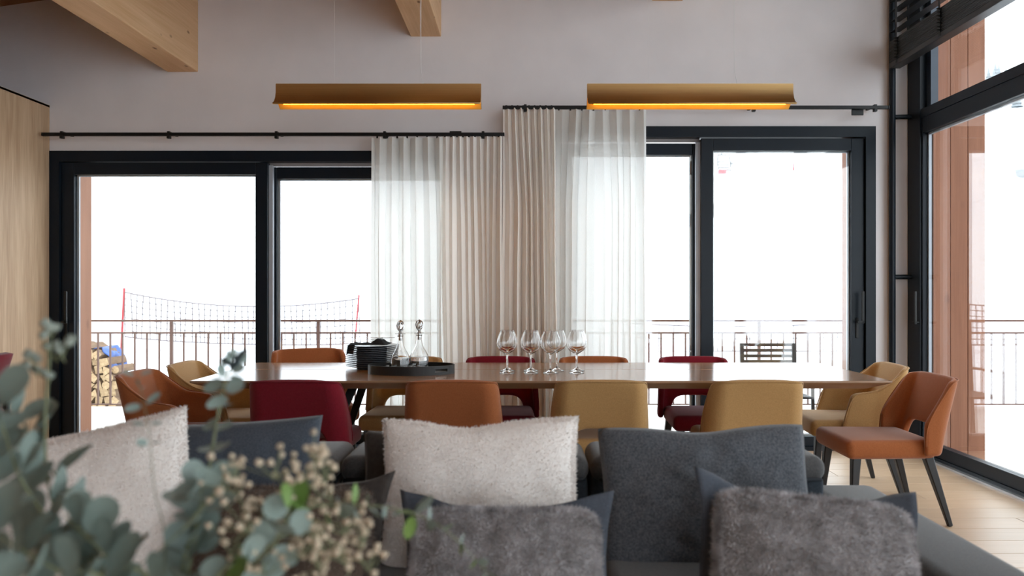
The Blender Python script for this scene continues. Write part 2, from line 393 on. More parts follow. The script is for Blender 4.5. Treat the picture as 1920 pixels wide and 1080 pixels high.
MB().box(-1.985, -1.955, WY+.05, WY+.085, .03, 2.22).build('meeting_seal', M['bead'], dl)
handle(dl, -3.548, 1.00, WY+.015, side=-1)
dr = sliding_door('door_2', *D2, 'R')
sash(dr, 1.390, 2.655, .03, 2.425, WY+.015, WY+.080, .092, .098, .094, .075)
sash(dr, .276, 1.43, .03, 2.402, WY+.095, WY+.148, .10, .092, .090, .075)
MB().box(1.355, 1.39, WY+.05, WY+.085, .03, 2.40).build('meeting_seal', M['bead'], dr)
handle(dr, 2.600, 1.00, WY+.015, side=-1)

# larch reveals outside
o = struct(MB().box(-3.75, -3.545, WY+.152, WY+.36, -.1, 2.5).build('trim_1', M['larch'], bevel=.004))
o = struct(MB().box(2.625, 2.80, WY+.152, WY+.36, -.1, 2.7).build('trim_2', M['larch'], bevel=.004))
RVY = 5.775
rv = struct(MB().box(3.062, 3.45, RVY+.03, WY+WT+.04, -.1, 4.6).build('trim_3', M['larch']))
for i in range(3):
    a = 3.065+i*.130
    MB().box(a+.0015, min(a+.1285, 3.458), RVY, RVY+.03, -.1, 4.6).build('board', M['larch'], rv, bevel=.002, seg=1)

# ------------------------------------------------------------------ right-hand glazing
YF = -2.9                      # runs on behind the viewer
wr = MB()
fx0, fx1 = RX, 3.10
wr.box(fx0, fx1, 5.80, 5.985, 0, 4.5)                     # jamb at the corner
wr.box(fx0+.005, fx1, YF, 5.80, 2.535, 2.60)             # transom, upper bar
wr.box(fx0, fx1, YF, 5.80, .0, .035)
wr.box(fx0, fx1, YF, 5.80, 4.02, 4.5)                    # head
for yy in (3.62, 1.3, -1.0, YF): wr.box(fx0+.01, fx1, yy-.05, yy+.05, .03, 4.1)
W = struct(wr.build('window_1', M['frame']))
def side_sash(y0, y1):
    z0, z1, x0, x1 = .035, 2.535, fx0+.012, fx0+.075
    for a, b, nm in ((y0, y0+.09,'sash_stile'),(y1-.07,y1,'sash_stile')):
        MB().box(x0, x1, a, b, z0, z1).build(nm, M['frame'], W, bevel=.003)
    MB().box(x0, x1, y0+.09, y1-.07, z1-.115, z1).build('top_rail', M['frame'], W, bevel=.003)
    MB().box(x0, x1, y0+.09, y1-.07, z0, z0+.085).build('bottom_rail', M['frame'], W, bevel=.003)
    MB().box(3.015, 3.027, y0+.09, y1-.07, z0+.085, z1-.115).build('pane', M['glass'], W)
    MB().box(3.030, x1-.003, y0+.09, y1-.07, z1-.13, z1-.115).build('glazing_seal', M['bead'], W)
    MB().box(3.030, x1-.003, y1-.085, y1-.07, z0+.085, z1-.115).build('glazing_seal', M['bead'], W)
side_sash(3.67, 5.855); side_sash(1.35, 3.57); side_sash(-.95, 1.25); side_sash(-2.85, -1.05)
for a, b in ((3.67,5.80),(1.35,3.57),(-.95,1.25),(-2.85,-1.05)):
    MB().box(3.085, 3.097, a, b, 2.60, 4.02).build('pane', M['glass'], W)
MB().box(3.03, 3.085, 5.74, 5.80, 2.60, 4.02).build('glazing_seal', mat('pale_jamb_cover', (.035,.052,.080), .4, var=.05), W)
MB().box(2.945, 2.98, YF, 5.98, 0, .014).build('threshold', M['alu'], W)
hh = handle(W, fx0+.012, 1.00, 5.815, side=-1, along='y')

# ------------------------------------------------------------------ outdoors: deck, railing, snow
def ground(x, y):
    d = max(0.0, y-20.0); s = .26*d*(1-math.exp(-d/30.0))
    s += 6.0*max(0, d-120)/100.0
    n = mnoise.noise(Vector((x*.03, y*.03, 0)))*min(1.0, d/25.0)*1.5
    xr = max(0.0, x-20); s += .10*xr*min(1, d/40.0)
    return -.34 + s + n
g = MB()
ys = np.concatenate([np.linspace(-60, 9, 8), np.linspace(9.1, 40, 24), np.linspace(42, 420, 60)])
xs = np.concatenate([np.linspace(-260, -20, 20), np.linspace(-18, 30, 30), np.linspace(34, 330, 34)])
for yv in ys:
    for xv in xs: g.v.append((xv, yv, ground(xv, yv)))
nx = len(xs)
for j in range(len(ys)-1):
    for i in range(nx-1): g.f.append((j*nx+i, j*nx+i+1, (j+1)*nx+i+1, (j+1)*nx+i))
so = g.build('snow_slope', M['snow'], smooth=True); struct(so); so['label'] = 'white ski slope rising beyond the balcony'

dk = struct(MB().box(-9, 11, WY+WT+.05, 8.80, -.30, -.12).build('deck', M['deck']))
MB().box(3.47, 11, -3, WY+WT+.05, -.30, -.12).build('deck_base', M['deck'], dk)
bw = .142; yb = WY+WT+.04
while yb < 8.80-.02:
    MB().box(-9, 11, yb+.002, yb+bw-.002, -.12, -.095).build('deck_board', M['deck'], dk); yb += bw
xb = 3.47; 
while xb < 8.0:
    MB().box(xb+.002, xb+bw-.002, 1.5, WY+WT+.035, -.12, -.095).build('deck_board', M['deck'], dk); xb += bw

RY = 8.70
rl = thing('balcony_railing', 'rust-brown steel railing with thin upright bars along the balcony edge', 'railing', (0, RY, 0))
MB().box(-8.9, 10.9, -.024, .024, .890, .914).build('top_rail', M['rail'], rl)
MB().box(-8.9, 10.9, -.014, .014, .755, .775).build('middle_rail', M['rail'], rl)
MB().box(-8.9, 10.9, -.012, .012, -.045, -.032).build('bottom_rail', M['rail'], rl)
pm = MB().box(-.016, .016, -.016, .016, -.095, .895).mesh('post', M['rail']); bm_ = MB().box(-.0085, .0085, -.0085, .0085, -.032, .756).mesh('baluster', M['rail'])
sp = 1.652; xp = -3.95-3*sp
for i in range(12):
    o = link('post', pm, rl); o.location.x = xp+i*sp
    if i < 11:
        for k in range(1, 12):
            o = link('baluster', bm_, rl); o.location.x = xp+i*sp+k*sp/12

# safety nets with their poles
def wire(mb, a, b, r=.0045):
    mb.bar(a, b, 2*r)
def net(name, label, p0, p1, Y, sag, h, nv, nh, m, r=.0045):
    t = thing(name, label, 'net', (0,0,0)); g = MB(); top = []; bot = []
    for i in range(nv+1):
        u = i/nv; c = Vector(p0).lerp(Vector(p1), u); c.z -= sag*4*u*(1-u)
        top.append(c); d = c.copy(); d.z -= h*(1-.15*math.sin(u*PI)); d.x += .05*math.sin(i*1.7); bot.append(d)
    for i in range(nv+1): wire(g, top[i], bot[i], r)
    for j in range(nh+1):
        for i in range(nv): wire(g, top[i].lerp(bot[i], j/nh), top[i+1].lerp(bot[i+1], j/nh), r*(1.6 if j in (0,nh) else 1))
    o = g.build('mesh_net', m, t); o['kind'] = 'stuff'; return t
def pole(label, a, b, r, m=None, parent=None):
    o = MB().tube([a, Vector(a).lerp(Vector(b), .55), b], r, 6).build('marker_pole', m or M['redpole'], parent, smooth=True, angle=40)
    if not parent: tag(o, label, 'pole', 'slope marker poles')
    return o
NY = 20.0
def gp(px, py, Y):
    v = U(px, py, Y); v.z = ground(v.x, Y)-.02; return v
pole('red pole holding the safety net, left of the door mullion', gp(227, 655, NY), U(233, 540, NY), .03)
pole('red pole holding the safety net, beside the sheer curtain', gp(664, 655, NY), U(673, 553, NY), .022)
net('safety_net', 'pale grey safety net sagging between two red poles on the snow', U(234,548,NY), U(672,560,NY), NY, .28, 1.15, 38, 7, M['net'], .010)
net('rope_net', 'thin grey rope net on the snow behind the right door', U(1180,606,NY), U(1600,604,NY), NY, .10, .75, 15, 2, M['net'], .010)
for px, py, yy, hpx, wd, lab in ((1404,476,45,56,.06,'thin grey bamboo pole standing alone on the slope'), ):
    a = U(px, py, yy); b = U(px+7, py-hpx, yy); pole(lab, (a.x, yy, ground(a.x, yy)), b, wd*.5, M['net'])
def on_slope(px, py, y0=22.0, y1=400.0):
    """first point where the ray through a photo pixel meets the snow"""
    yv = y0
    while yv < y1:
        p = U(px, py, yv)
        if p.z < ground(p.x, p.y): return p
        yv += .5
    return U(px, py, y1)
for px, py, hpx, lab in ((1488,322,16,'small red marker standing on the slope beyond the right door'), (1303,298,10,'faint red marker high on the slope, left of the door mullion')):
    a = on_slope(px, py); h = hpx/FPX*a.y; w = h*.2
    t = thing('slope_marker', lab, 'marker', a, 0, 'slope marker flags')
    MB().tube([(0,0,-.3),(0,0,h)], w*.18, 6).build('stick', M['net'], t); MB().box(-w*.5, w*.5, -.03, .03, h*.15, h).build('flag', M['pinknet'], t, bevel=.01)

# chairlift chair on its cable
c = U(1357, 312, 60); t = thing('chairlift_chair', 'red and grey chairlift seat hanging from its cable over the slope', 'lift chair', c)
u = 60/FPX
MB().tube([(-.2,0,5.5),(-.2,0,1.3),(-.15,0,.9)], .07, 6).build('hanger', M['grey_paint'], t)
MB().tube([(-.45,.0,.9),(.45,.0,.9),(.5,-.1,.1),(.45,-.4,-.35),(-.45,-.4,-.35),(-.5,-.1,.1),(-.45,0,.9)], .065, 6).build('seat_frame', M['grey_paint'], t)
for k in range(3): MB().box(-.42,.42,-.02,.05,-.15+.22*k,-.05+.22*k).build('back_slat', M['grey_paint'], t, bevel=.02)
MB().box(-.5,.1,-.5,.0,-.62,-.32).build('seat', M['redpole'], t, bevel=.03)
MB().tube([(.5,-.1,.3),(.55,-.5,.15),(.3,-.7,-.1)], .06, 6).build('safety_bar', M['grey_paint'], t)
a = c+Vector((-.2,0,5.5)); cb = MB().tube([a+Vector((-4,-18,-4.2)), a, a+Vector((25,110,27))], .03, 6).build('lift_cable', M['grey_paint']); tag(cb, 'steel chairlift cable running up over the slope', 'cable')

# snow gun and faded net seen through the right-hand glass
a = on_slope(1888, 352); s_ = a.y/FPX
t = thing('snow_gun', 'pale green snow-making boom with grey head beyond the right window', 'snow gun', a)
MB().tube([(0,0,-.6),(0,0,10*s_),(4*s_,0,24*s_),(12*s_,0,33*s_),(22*s_,0,34*s_)], 3.0*s_, 8).build('boom', M['pale_green'], t, smooth=True)
MB().tube([(16*s_,0,26*s_),(22*s_,-2*s_,27*s_),(46*s_,-4*s_,23*s_)], [4*s_,9*s_,9*s_], 12).build('head', M['grey_paint'], t, smooth=True, angle=50)
p0, p1 = on_slope(1846, 344), on_slope(1925, 368)
net('faded_net', 'faded pink net strip running down the slope beyond the right window', p0+Vector((0,0,.4)), p1+Vector((0,0,.4)), 0, 0, .35, 22, 2, M['slope_net'], .04)

# conifers on the far slope, seen through the upper right glass
con = MB()
for k in range(5):
    z0, z1, r0 = .12+.16*k, .42+.15*k, .26-.045*k
    con.lathe([(r0, z0), (.02, z1)], 8)
con.lathe([(.035,0),(.03,.3)], 6)
cme = con.mesh('conifer', M['conifer'])
placed = []
for k in range(60):
    px = random.uniform(1838, 1945); py = random.uniform(150, 206)+(px-1840)*-.05
    a = on_slope(px, py); h = random.uniform(26, 44)/FPX*a.y
    if len(placed) >= 24 or any((a-q).length < .27*(h+hq) for q, hq in placed): continue
    placed.append((a, h))
    o = link('conifer', cme); o.location = a-Vector((0,0,.3)); o.scale = (h,h,h); o.rotation_euler.z = random.uniform(0,6)
    tag(o, 'haze-paled conifer on the far mountainside, seen through the upper right glass', 'tree', 'conifers on the far mountainside')

# firewood under a blue tarpaulin
def log_mesh(kind):
    g = MB(); n = {0:3,1:4,2:9}[kind]; r = .052; L_ = .42
    if kind == 0: pts = [(-.06,-.045),(.06,-.045),(.005,.055)]
    elif kind == 1: pts = [(-.058,-.04),(.05,-.05),(.06,.03),(-.03,.055)]
    else: pts = [(r*math.cos(2*PI*i/9), r*math.sin(2*PI*i/9)) for i in range(9)]
    b = len(pts); g.v = [(x, yv, z) for yv in (0, L_) for x, z in pts]
    g.f = [(j, (j+1)%b, b+(j+1)%b, b+j) for j in range(b)]+[tuple(reversed(range(b))), tuple(range(b, 2*b))]
    me = g.mesh('firewood_log', M['log_bark']); me.materials.append(M['log_end'])
    for p in me.polygons:
        if len(p.vertices) == b and abs(p.normal.y) > .9: p.material_index = 1
    if kind == 0:
        for p in me.polygons: 
            if p.normal.z < .3: p.material_index = 1
    return me
LM = [log_mesh(k) for k in range(3)]
LY = 10.0; gz = -.34
rows = 9
for r_ in range(rows):
    n = 8 if r_ < 6 else (8 - (r_-5))
    for c_ in range(n):
        o = link('firewood_log', LM[random.choice((0,0,1,1,2))])
        o.location = (-6.10+c_*.112+random.uniform(-.012,.012)+(.05 if r_%2 else 0), LY+random.uniform(-.04,.03), gz+.065+r_*.098)
        s = random.uniform(.92,1.15); o.scale = (s,1,s); o.rotation_euler = (0, random.uniform(0,6.28), random.uniform(-.06,.06))
        tag(o, 'split firewood log in the stack under the blue tarpaulin', 'log', 'firewood logs stacked outside')
def tarp_fn(u, v):
    # u runs across the stack and over its right shoulder, v runs back
    prof = [(-5.60,.44),(-5.56,.475),(-5.48,.475),(-5.41,.41),(-5.36,.29),(-5.32,.17)]
    k = u*(len(prof)-1); i = min(int(k), len(prof)-2); f = k-i
    x = prof[i][0]*(1-f)+prof[i+1][0]*f; z = prof[i][1]*(1-f)+prof[i+1][1]*f
    n = mnoise.noise(Vector((x*9, v*5, z*9)))
    return (x+.03*n, LY+.03+v*.42+.03*n, z+.03*n+.015+.02*math.sin(v*9)*u)
tp = MB().grid(tarp_fn, 30, 12).build('tarpaulin', M['bluetarp'], smooth=True); sm = tp.modifiers.new('thick', 'SOLIDIFY'); sm.thickness = .008
tag(tp, 'crumpled blue tarpaulin over the shoulder of the firewood stack', 'tarpaulin')

# outdoor slatted chair
t = thing('garden_chair', 'dark grey outdoor chair with open slatted back, beyond the right door', 'chair', (2.22, 6.75, -.095), PI)
for s in (-1,1):
    MB().bar((s*.235,-.20,0),(s*.235,-.26,.86),.036,.034,.036).build('back_post', M['outchair'], t, bevel=.005)
    MB().bar((s*.235,.22,0),(s*.235,.20,.64),.026).build('leg', M['outchair'], t, bevel=.004)
    MB().bar((s*.235,-.23,.64),(s*.235,.22,.64),.035,.035,.02).build('armrest', M['outchair'], t, bevel=.005)
for k in range(6):
    z = .845-.050*k; MB().bar((-.225,-.258+.0035*k,z),(.225,-.258+.0035*k,z),.020,.020,.029).build('back_slat', M['outchair'], t, bevel=.005)
for k in range(6):
    yv = -.19+.075*k; MB().box(-.23,.23,yv,yv+.05,.42,.44).build('seat_slat', M['outchair'], t, bevel=.004)
# ------------------------------------------------------------------ curtain rods and curtains
CY = 5.86
def rod(name, label, x0, x1, z, brackets, wide, up):
    t = thing(name, label, 'curtain rod', (0, CY, z))
    MB().box(x0, x1, -.012, .012, -.013, .013).build('track', M['frame_black'], t, bevel=.003)
    for s_, xx in ((0,x0),(1,x1)): MB().box(xx-(.012 if s_==0 else -.0), xx+(.012 if s_ else 0), -.013, .013, -.013, .013).build('end_cap', M['frame_black'], t, bevel=.003)
    for xb in brackets:
        MB().box(xb-.010, xb+.010, -.014, WY-CY, .008, .022).build('bracket_arm', M['frame_black'], t, bevel=.002)
        MB().box(xb-.012, xb+.012, -.016, .016, -.032, -.009).build('bracket_clip', M['frame_black'], t, bevel=.002)
    for xb in wide:
        MB().box(xb-.045, xb+.045, .013, .024, (0 if up else -.055), (.028 if up else .01)).build('bracket_plate', M['frame_black'], t, bevel=.003)
    return t
rod('curtain_rod', 'long black curtain rod above the left door, lower of the two', -3.63, -.15, 2.424, (-3.49,-2.68,-1.865,-1.045,-.30), (-.51,), True)
rod('curtain_rod', 'black curtain rod above the right door, higher of the two', -.14, 2.765, 2.628, (.02,1.75,2.67), (2.545,), False)

def curtain(label, x0, x1, ztop, zbot, folds, amp, m, seed, wander=.02, flare=0.0, header=.085):
    r_ = random.Random(seed); nx, nz = int(folds*10), 22
    wds = [r_.uniform(.55,1.5) for _ in range(int(folds))]; cum = [0]
    for w_ in wds: cum.append(cum[-1]+w_/sum(wds))
    ph = [r_.uniform(-.35,.35) for _ in range(int(folds)+2)]; am = [r_.uniform(.35,1.7) for _ in range(int(folds)+2)]
    def fn(u, v):
        z = ztop+(zbot-ztop)*v
        k = u*folds; i = int(min(k, folds-1e-6)); f = k-i
        ulow = cum[i]+(cum[i+1]-cum[i])*f
        a0 = am[i]*(1-f)+am[i+1]*f; p0 = ph[i]*(1-f)+ph[i+1]*f
        t = min(1, (ztop-z)/header); low = max(0, (ztop-z)/max(.01,(ztop-zbot)))
        wl = min(1, low*3.5); uu = u*(1-.85*wl)+ulow*.85*wl
        xx = x0+(x1-x0)*uu + (u-.5)*flare*low
        s = math.sin(2*PI*k + p0*low*3)
        c = math.sin(4*PI*k + p0*low*3)
        xx += .15*(x1-x0)/folds*c*(.5+.5*low) + wander*mnoise.noise(Vector((k*.45, z*.7, seed)))*low
        yy = amp*a0*s*(.75+.35*low) + .015*mnoise.noise(Vector((k*.8, z*1.1, seed+5)))*low
        if z > ztop-header*.98: yy *= .8
        return (xx, CY+yy, z)
    o = MB().grid(fn, nx, nz).build('curtain', m, smooth=True)
    tag(o, label, 'curtain'); return o
def hem(parent, x0, x1, zt, m, n):
    for i in range(n):
        MB().box(x0+(x1-x0)*(i+.5)/n-.006, x0+(x1-x0)*(i+.5)/n+.006, CY-.006, CY+.006, zt-.005, zt+.022).build('glider', M['frame_black'], parent)
c1 = curtain('translucent white sheer curtain hanging over the left door', -1.145, -.605, 2.400, .015, 6, .040, M['sheer'], 3)
c2 = curtain('gathered cream drape on the lower rod, left of the wall pier', -.618, -.155, 2.408, .015, 9, .037, M['drape'], 11, .04)
c3 = curtain('gathered cream drape on the higher rod, beside the right sheer', -.148, .245, 2.622, .015, 8, .037, M['drape'], 23, .04, .03)
c4 = curtain('translucent white sheer curtain hanging over the right door', .225, .935, 2.610, .015, 7, .042, M['sheer'], 31)
for c_, a, b, z, n in ((c1,-1.14,-.61,2.40,7),(c2,-.61,-.16,2.408,10),(c3,-.145,.24,2.622,9),(c4,.23,.93,2.61,8)): hem(c_, a, b, z, None, n)

# ------------------------------------------------------------------ venetian blind on the right-hand glazing
bl = thing('venetian_blind', 'black slatted venetian blind gathered up high before the right window', 'blind', (2.845, 0, 0))
by0, by1 = 2.6, 5.915
sl = MB().box(-.04, .04, by0, by1, -.0015, .0015).mesh('slat', M['slat'])
for k in range(12):
    o = link('slat', sl, bl); o.location.z = 3.215+.078*k; o.rotation_euler.y = -.12
st = MB().box(-.04, .04, by0, by1, -.0045, .0045).mesh('stacked_slat', M['slat']); bevel_mesh(st, .0015, 1)
for k in range(14):
    o = link('stacked_slat', st, bl); o.location = (random.uniform(-.0015,.0015), 0, 2.985+.0118*k)
MB().box(-.042, .042, by0, by1, 2.938, 2.977).build('bottom_rail', M['slat'], bl, bevel=.004)
MB().box(-.045, .045, by0, by1, 4.16, 4.26).build('head_rail', M['slat'], bl, bevel=.004)
for yc in (5.80, 5.20, 4.2):
    for s in (-1,1):
        MB().box(s*.044-.001, s*.044+.001, yc-.012, yc+.012, 2.95, 4.17).build('ladder_tape', M['frame_black'], bl)
    for k in range(7):
        MB().tube([(-.046,yc-.02,2.985+.024*k),(-.058,yc,2.992+.024*k),(-.046,yc+.02,2.999+.024*k)], .006, 6).build('tape_loop', M['frame_black'], bl, smooth=True)
MB().tube([(.0,5.952,0),(.0,5.952,4.2)], .024, 14).build('guide_tube', M['frame'], bl, smooth=True, angle=40)
for z in (.28, 1.345, 2.575): MB().tube([(0,5.952,z),(.14,5.935,z)], .018, 12).build('standoff', M['frame'], bl, smooth=True, angle=40)

# ------------------------------------------------------------------ brass pendant lamps
LYc = 4.70
def pendant(label, x0, x1, wires):
    t = thing('pendant_lamp', label, 'lamp', ((x0+x1)/2, LYc, 2.365), 0, 'brass pendant lamps over the table'); hw = (x1-x0)/2
    prof = [(-.007,.130),(-.008,.105),(-.012,.075),(-.022,.045),(-.042,.018),(-.072,.0)]
    th = .0035
    out = prof; inn = [(y+th if y < -.01 else y+th, z-.002) for y, z in prof]; inn[-1] = (-.071, -.0035)
    for s in (-1, 1):
        pts = [(s*-y if s>0 else y, z) for y, z in out]; ip = [(s*-y if s>0 else y, z) for y, z in inn]
        MB().extrude_x(pts+list(reversed(ip)), -hw, hw).build('shade', M['brass'], t, smooth=True, angle=35)
    for s in (-1, 1):
        ip = [(s*(-y-.001), z-.0035) for y, z in inn]; jp = [(s*(-y-.0018), z-.0042) for y, z in inn]
        MB().extrude_x(ip[2:]+list(reversed(jp[2:])), -hw+.002, hw-.002).build('reflector', M['gold'], t, smooth=True, angle=35)
    MB().box(-hw, hw, -.007, .007, .124, .132).build('spine', M['brass'], t)
    for s in (-1,1):   # bottom lip rails
        MB().tube([(-hw, s*.072, -.002),(hw, s*.072, -.002)], .0035, 6).build('lip', M['brass'], t, smooth=True)
    MB().box(-hw+.04, hw-.04, -.018, .018, .010, .020).build('light_strip', M['led'], t)
    MB().box(-hw+.02, hw-.02, -.0035, .0035, .036, .124).build('web', M['brass'], t)
    for s in (-1,1): MB().box(s*hw-.0015, s*hw+.0015, -.007, .007, .045, .130).build('end_plate', M['brass'], t)
    cx = (x0+x1)/2
    for k, px in enumerate(wires):
        xx = (px-VPX)/FPX*LYc-cx; zt = ceil_z(xx+cx)-2.365
        MB().tube([(xx,0,.13),(xx,0,zt)], .0007 if k == 0 else .0010, 6).build('suspension_wire', M['cord'], t)
    a = (wires[1]-VPX)/FPX*LYc-cx
    MB().tube([(a+.02,0,.131),(a+.006,0,.20),(a+.004,.002,.5),(a+.006,0,.9),(a+.002,0,ceil_z(a+cx)-2.365)], .0014, 6).build('power_cord', M['cord'], t, smooth=True)
pendant('long flared brass pendant lamp over the plates, left of the two', (511-VPX)/FPX*(LYc-.07), (900.5-VPX)/FPX*(LYc-.07), (627, 788))
pendant('long flared brass pendant lamp near the window blind, right of the two', (1103-VPX)/FPX*(LYc-.07), (1494-VPX)/FPX*(LYc-.07), (1216, 1376))

# ------------------------------------------------------------------ dining table
TX0, TX1, TY0, TY1, TZ = -1.81, 2.01, 4.20, 5.27, .75
tb = thing('dining_table', 'long oak dining table with thin sloping edge and slanted black legs', 'table', ((TX0+TX1)/2, (TY0+TY1)/2, 0))
cx, cyy = (TX0+TX1)/2, (TY0+TY1)/2; hx, hy = (TX1-TX0)/2, (TY1-TY0)/2
def board(ya, yb, bev0, bev1):
    b0 = .075*bev0; b1 = .075*bev1; bx = .11
    vs = [(-hx,ya,TZ),(hx,ya,TZ),(hx,yb,TZ),(-hx,yb,TZ),
          (-hx,ya,TZ-.012),(hx,ya,TZ-.012),(hx,yb,TZ-.012),(-hx,yb,TZ-.012),
          (-hx+bx,ya+b0,TZ-.052),(hx-bx,ya+b0,TZ-.052),(hx-bx,yb-b1,TZ-.052),(-hx+bx,yb-b1,TZ-.052)]
    fs = [(0,1,2,3),(11,10,9,8)]
    for k in (0,4):
        for j in range(4): fs.append((k+j, k+4+j, k+4+(j+1)%4, k+(j+1)%4))
    return MB().add(vs, fs).build('tabletop_board', M['table'], tb, bevel=.003, seg=2)
ys_ = -hy+.62
board(-hy, ys_-.0015, 1, 0); board(ys_+.0015, hy, 0, 1)
for s in (-1,1):
    for q in (-1,1):
        MB().bar((s*1.09, q*.16, .700),(s*1.36, q*.40, .0), .05, .035, .028, .022, up=(0,1,0)).build('leg', M['frame_black'], tb, bevel=.004)
    MB().box(s*1.10-.05, s*1.10+.05, -.22, .22, .684, .698).build('mount_plate', M['frame_black'], tb, bevel=.002)
MB().box(-1.0, 1.0, -.03, .03, .65, .697).build('cross_bar', M['frame_black'], tb, bevel=.003)

# ------------------------------------------------------------------ dining chairs
def shell_mesh(arm, fab):
    hw, rc, yb = .262, .085, -.25
    side = .20 if arm else .06
    La, Lb = hw-rc, PI/2*rc; Lt = La+Lb+side
    def plan(d):
        if d <= La: return d, yb
        if d <= La+Lb:
            a = (d-La)/rc; return La+rc*math.sin(a), yb+rc*(1-math.cos(a))
        return hw, yb+rc+(d-La-Lb)
    f0 = La+(.095 if arm else .112)
    def ztop(d):
        if d < f0: return .775-.012*(d/f0)**4
        if arm:
            if d < f0+.105: return .763+(.638-.763)*((d-f0)/.105)
            e = (d-f0-.105)/(Lt-f0-.105); return .638-.022*e-.012*max(0,(e-.85)/.15)**2
        return .763+(.545-.763)*((d-f0)/(Lt-f0))
    def zbot(d):
        if d < .165: return .375+.135*(1-(d/.165)**5)**.5
        return .375
    ns = 52 if not arm else 56
    def fn(u, v):
        s = 2*u-1; d = abs(s)*Lt; x, y = plan(d); z0, z1 = zbot(d), ztop(d); z = z0+(z1-z0)*v; h = (z-.375)/.4
        x *= 1.02-.10*max(0,h)**1.4; y -= .105*max(0,h)**1.15*(1 if not arm else max(.25, 1-max(0,d-La-Lb)/.24))
        y += .010*math.sin(h*PI)*max(0, 1-(d/La)**2)
        if not arm and d > La+.05: y -= .035*max(0,1-(z-.375)/.16)*min(1,(d-La-.05)/.10)
        if arm and d > Lt-.12: y += .055*(1-v)*(d-Lt+.12)/.12
        return (math.copysign(x, s), y, z)
    g = MB().grid(fn, ns, 10); pts = [fn(0, v/6) for v in range(2, 7)]+[fn(i/60, 1) for i in range(1, 60)]+[fn(1, v/6) for v in range(6, 1, -1)]
    pts = [Vector(p) for p in pts]
    for _ in range(4): pts = [pts[0]]+[(pts[i-1]+pts[i]*2+pts[i+1])/4 for i in range(1, len(pts)-1)]+[pts[-1]]
    pts = [p+Vector((0,0,-.003)) for p in pts]
    pip = MB().tube(pts, .0035, 6).mesh('piping', fab, smooth=True)
    return g.mesh('backrest', fab, smooth=True), pip
def seat_mesh(fab):
    g = MB(); z0, z1 = .350, .452
    g.add([(-.222,-.225,z0),(.222,-.225,z0),(.240,.255,z0),(-.240,.255,z0),(-.222,-.225,z1),(.222,-.225,z1),(.240,.255,z1),(-.240,.255,z1)],
          [(0,3,2,1),(4,5,6,7),(0,1,5,4),(1,2,6,5),(2,3,7,6),(3,0,4,7)])
    me = g.mesh('seat', fab); bevel_mesh(me, .036, 4); return me
leg_meshes = []
for sx in (-1,1):
    for (yt, yf) in ((.195,.225),(-.185,-.29)):
        me = MB().bar((sx*.185,yt,.36),(sx*.215,yf,0), .046, .024, .046, .024, up=(0,1,0)).mesh('leg', M['leg']); bevel_mesh(me, .004, 1); leg_meshes.append(me)
protos = {}
def make_chair(colour, arm):
    if (colour, arm) not in protos:
        protos[(colour,arm)] = (shell_mesh(arm, M[colour]), seat_mesh(M[colour]))
    return protos[(colour,arm)]
def chair(colour, arm, x, y, rz, label, group, scale=1.0):
    sh, se = make_chair(colour, arm)
    t = thing('dining_armchair' if arm else 'dining_chair', label, 'chair', (x,y,0), rz, group); t.scale = (scale,)*3
    b = link('backrest', sh[0], t); link('piping', sh[1], t)
    so_ = b.modifiers.new('thickness','SOLIDIFY'); so_.thickness = .034; so_.offset = -1 if True else 1
    ss = b.modifiers.new('soft','SUBSURF'); ss.levels = 1; ss.render_levels = 1
    link('seat', se, t)
    for lm in leg_meshes: link('leg', lm, t)
    return t
G1 = 'dining chairs on the near side of the table'; G2 = 'dining chairs on the far side of the table'; G3 = 'dining chairs at the table ends'
chair('red', False, -1.187, 4.325, 0, 'crimson dining chair seen from behind, on the near side of the table', G1)
chair('orange', False, -.370, 4.325, 0, 'burnt orange dining chair seen from behind, between the red and mustard ones', G1)
chair('yellow', False, .410, 4.325, 0, 'mustard dining chair seen from behind, between the cream and grey cushions', G1)
chair('yellow', False, 1.225, 4.325, 0, 'mustard dining chair seen from behind, rightmost on the near side', G1)
chair('orange', False, -1.42, 5.30, PI+.42, 'orange dining chair facing us behind the plate stack, tallest in the far row', G2, 1.055)
chair('yellow', False, -.80, 5.115, PI, 'mustard dining chair facing us behind the black tray', G2)
chair('red', False, -.155, 5.115, PI, 'crimson dining chair facing us behind the left wine glasses', G2)
chair('orange', False, .495, 5.115, PI, 'orange dining chair facing us behind the right wine glasses', G2)
chair('red', False, 1.19, 5.115, PI, 'crimson dining chair facing us before the right door mullion', G2)
chair('orange', True, -1.90, 4.45, -PI/2, 'orange armchair at the left table end, nearer the sofa', G3)
chair('yellow', True, -1.875, 5.01, -PI/2, 'mustard armchair at the left table end, nearer the door', G3)
chair('yellow', True, 2.02, 4.92, PI/2-.05, 'mustard armchair at the right table end, nearer the door', G3)
chair('orange', False, 1.96, 4.285, PI/2, 'orange armless chair standing clear at the right table end', G3)

# red bar stool peeking in at the far left
t = thing('bar_stool', 'red stool with low padded back at the left edge of the picture', 'stool', (-2.70, 3.60, 0), PI/2)
MB().grid(lambda u, v: (.21*math.sin((u-.5)*2.4)/math.sin(1.2), -.17-.05*v-.06*math.cos((u-.5)*2.4)+.05, .765+.165*v), 16, 5).build('backrest', M['red'], t, smooth=True).modifiers.new('t','SOLIDIFY').thickness = .035
rbox('seat', M['red'], t, -.2,.2,-.2,.2,.60,.68,.03)
for sx in (-1,1):
    for sy in (-1,1): MB().bar((sx*.15,sy*.15,.61),(sx*.21,sy*.21,0),.035,.022).build('leg', M['leg'], t, bevel=.003)
    MB().bar((sx*.185,-.19,.25),(sx*.185,.19,.25),.018).build('foot_bar', M['leg'], t)
for sx in (-1,1): MB().bar((sx*.15,-.19,.62),(sx*.15,-.21,.80),.03,.03,.015).build('back_support', M['leg'], t)

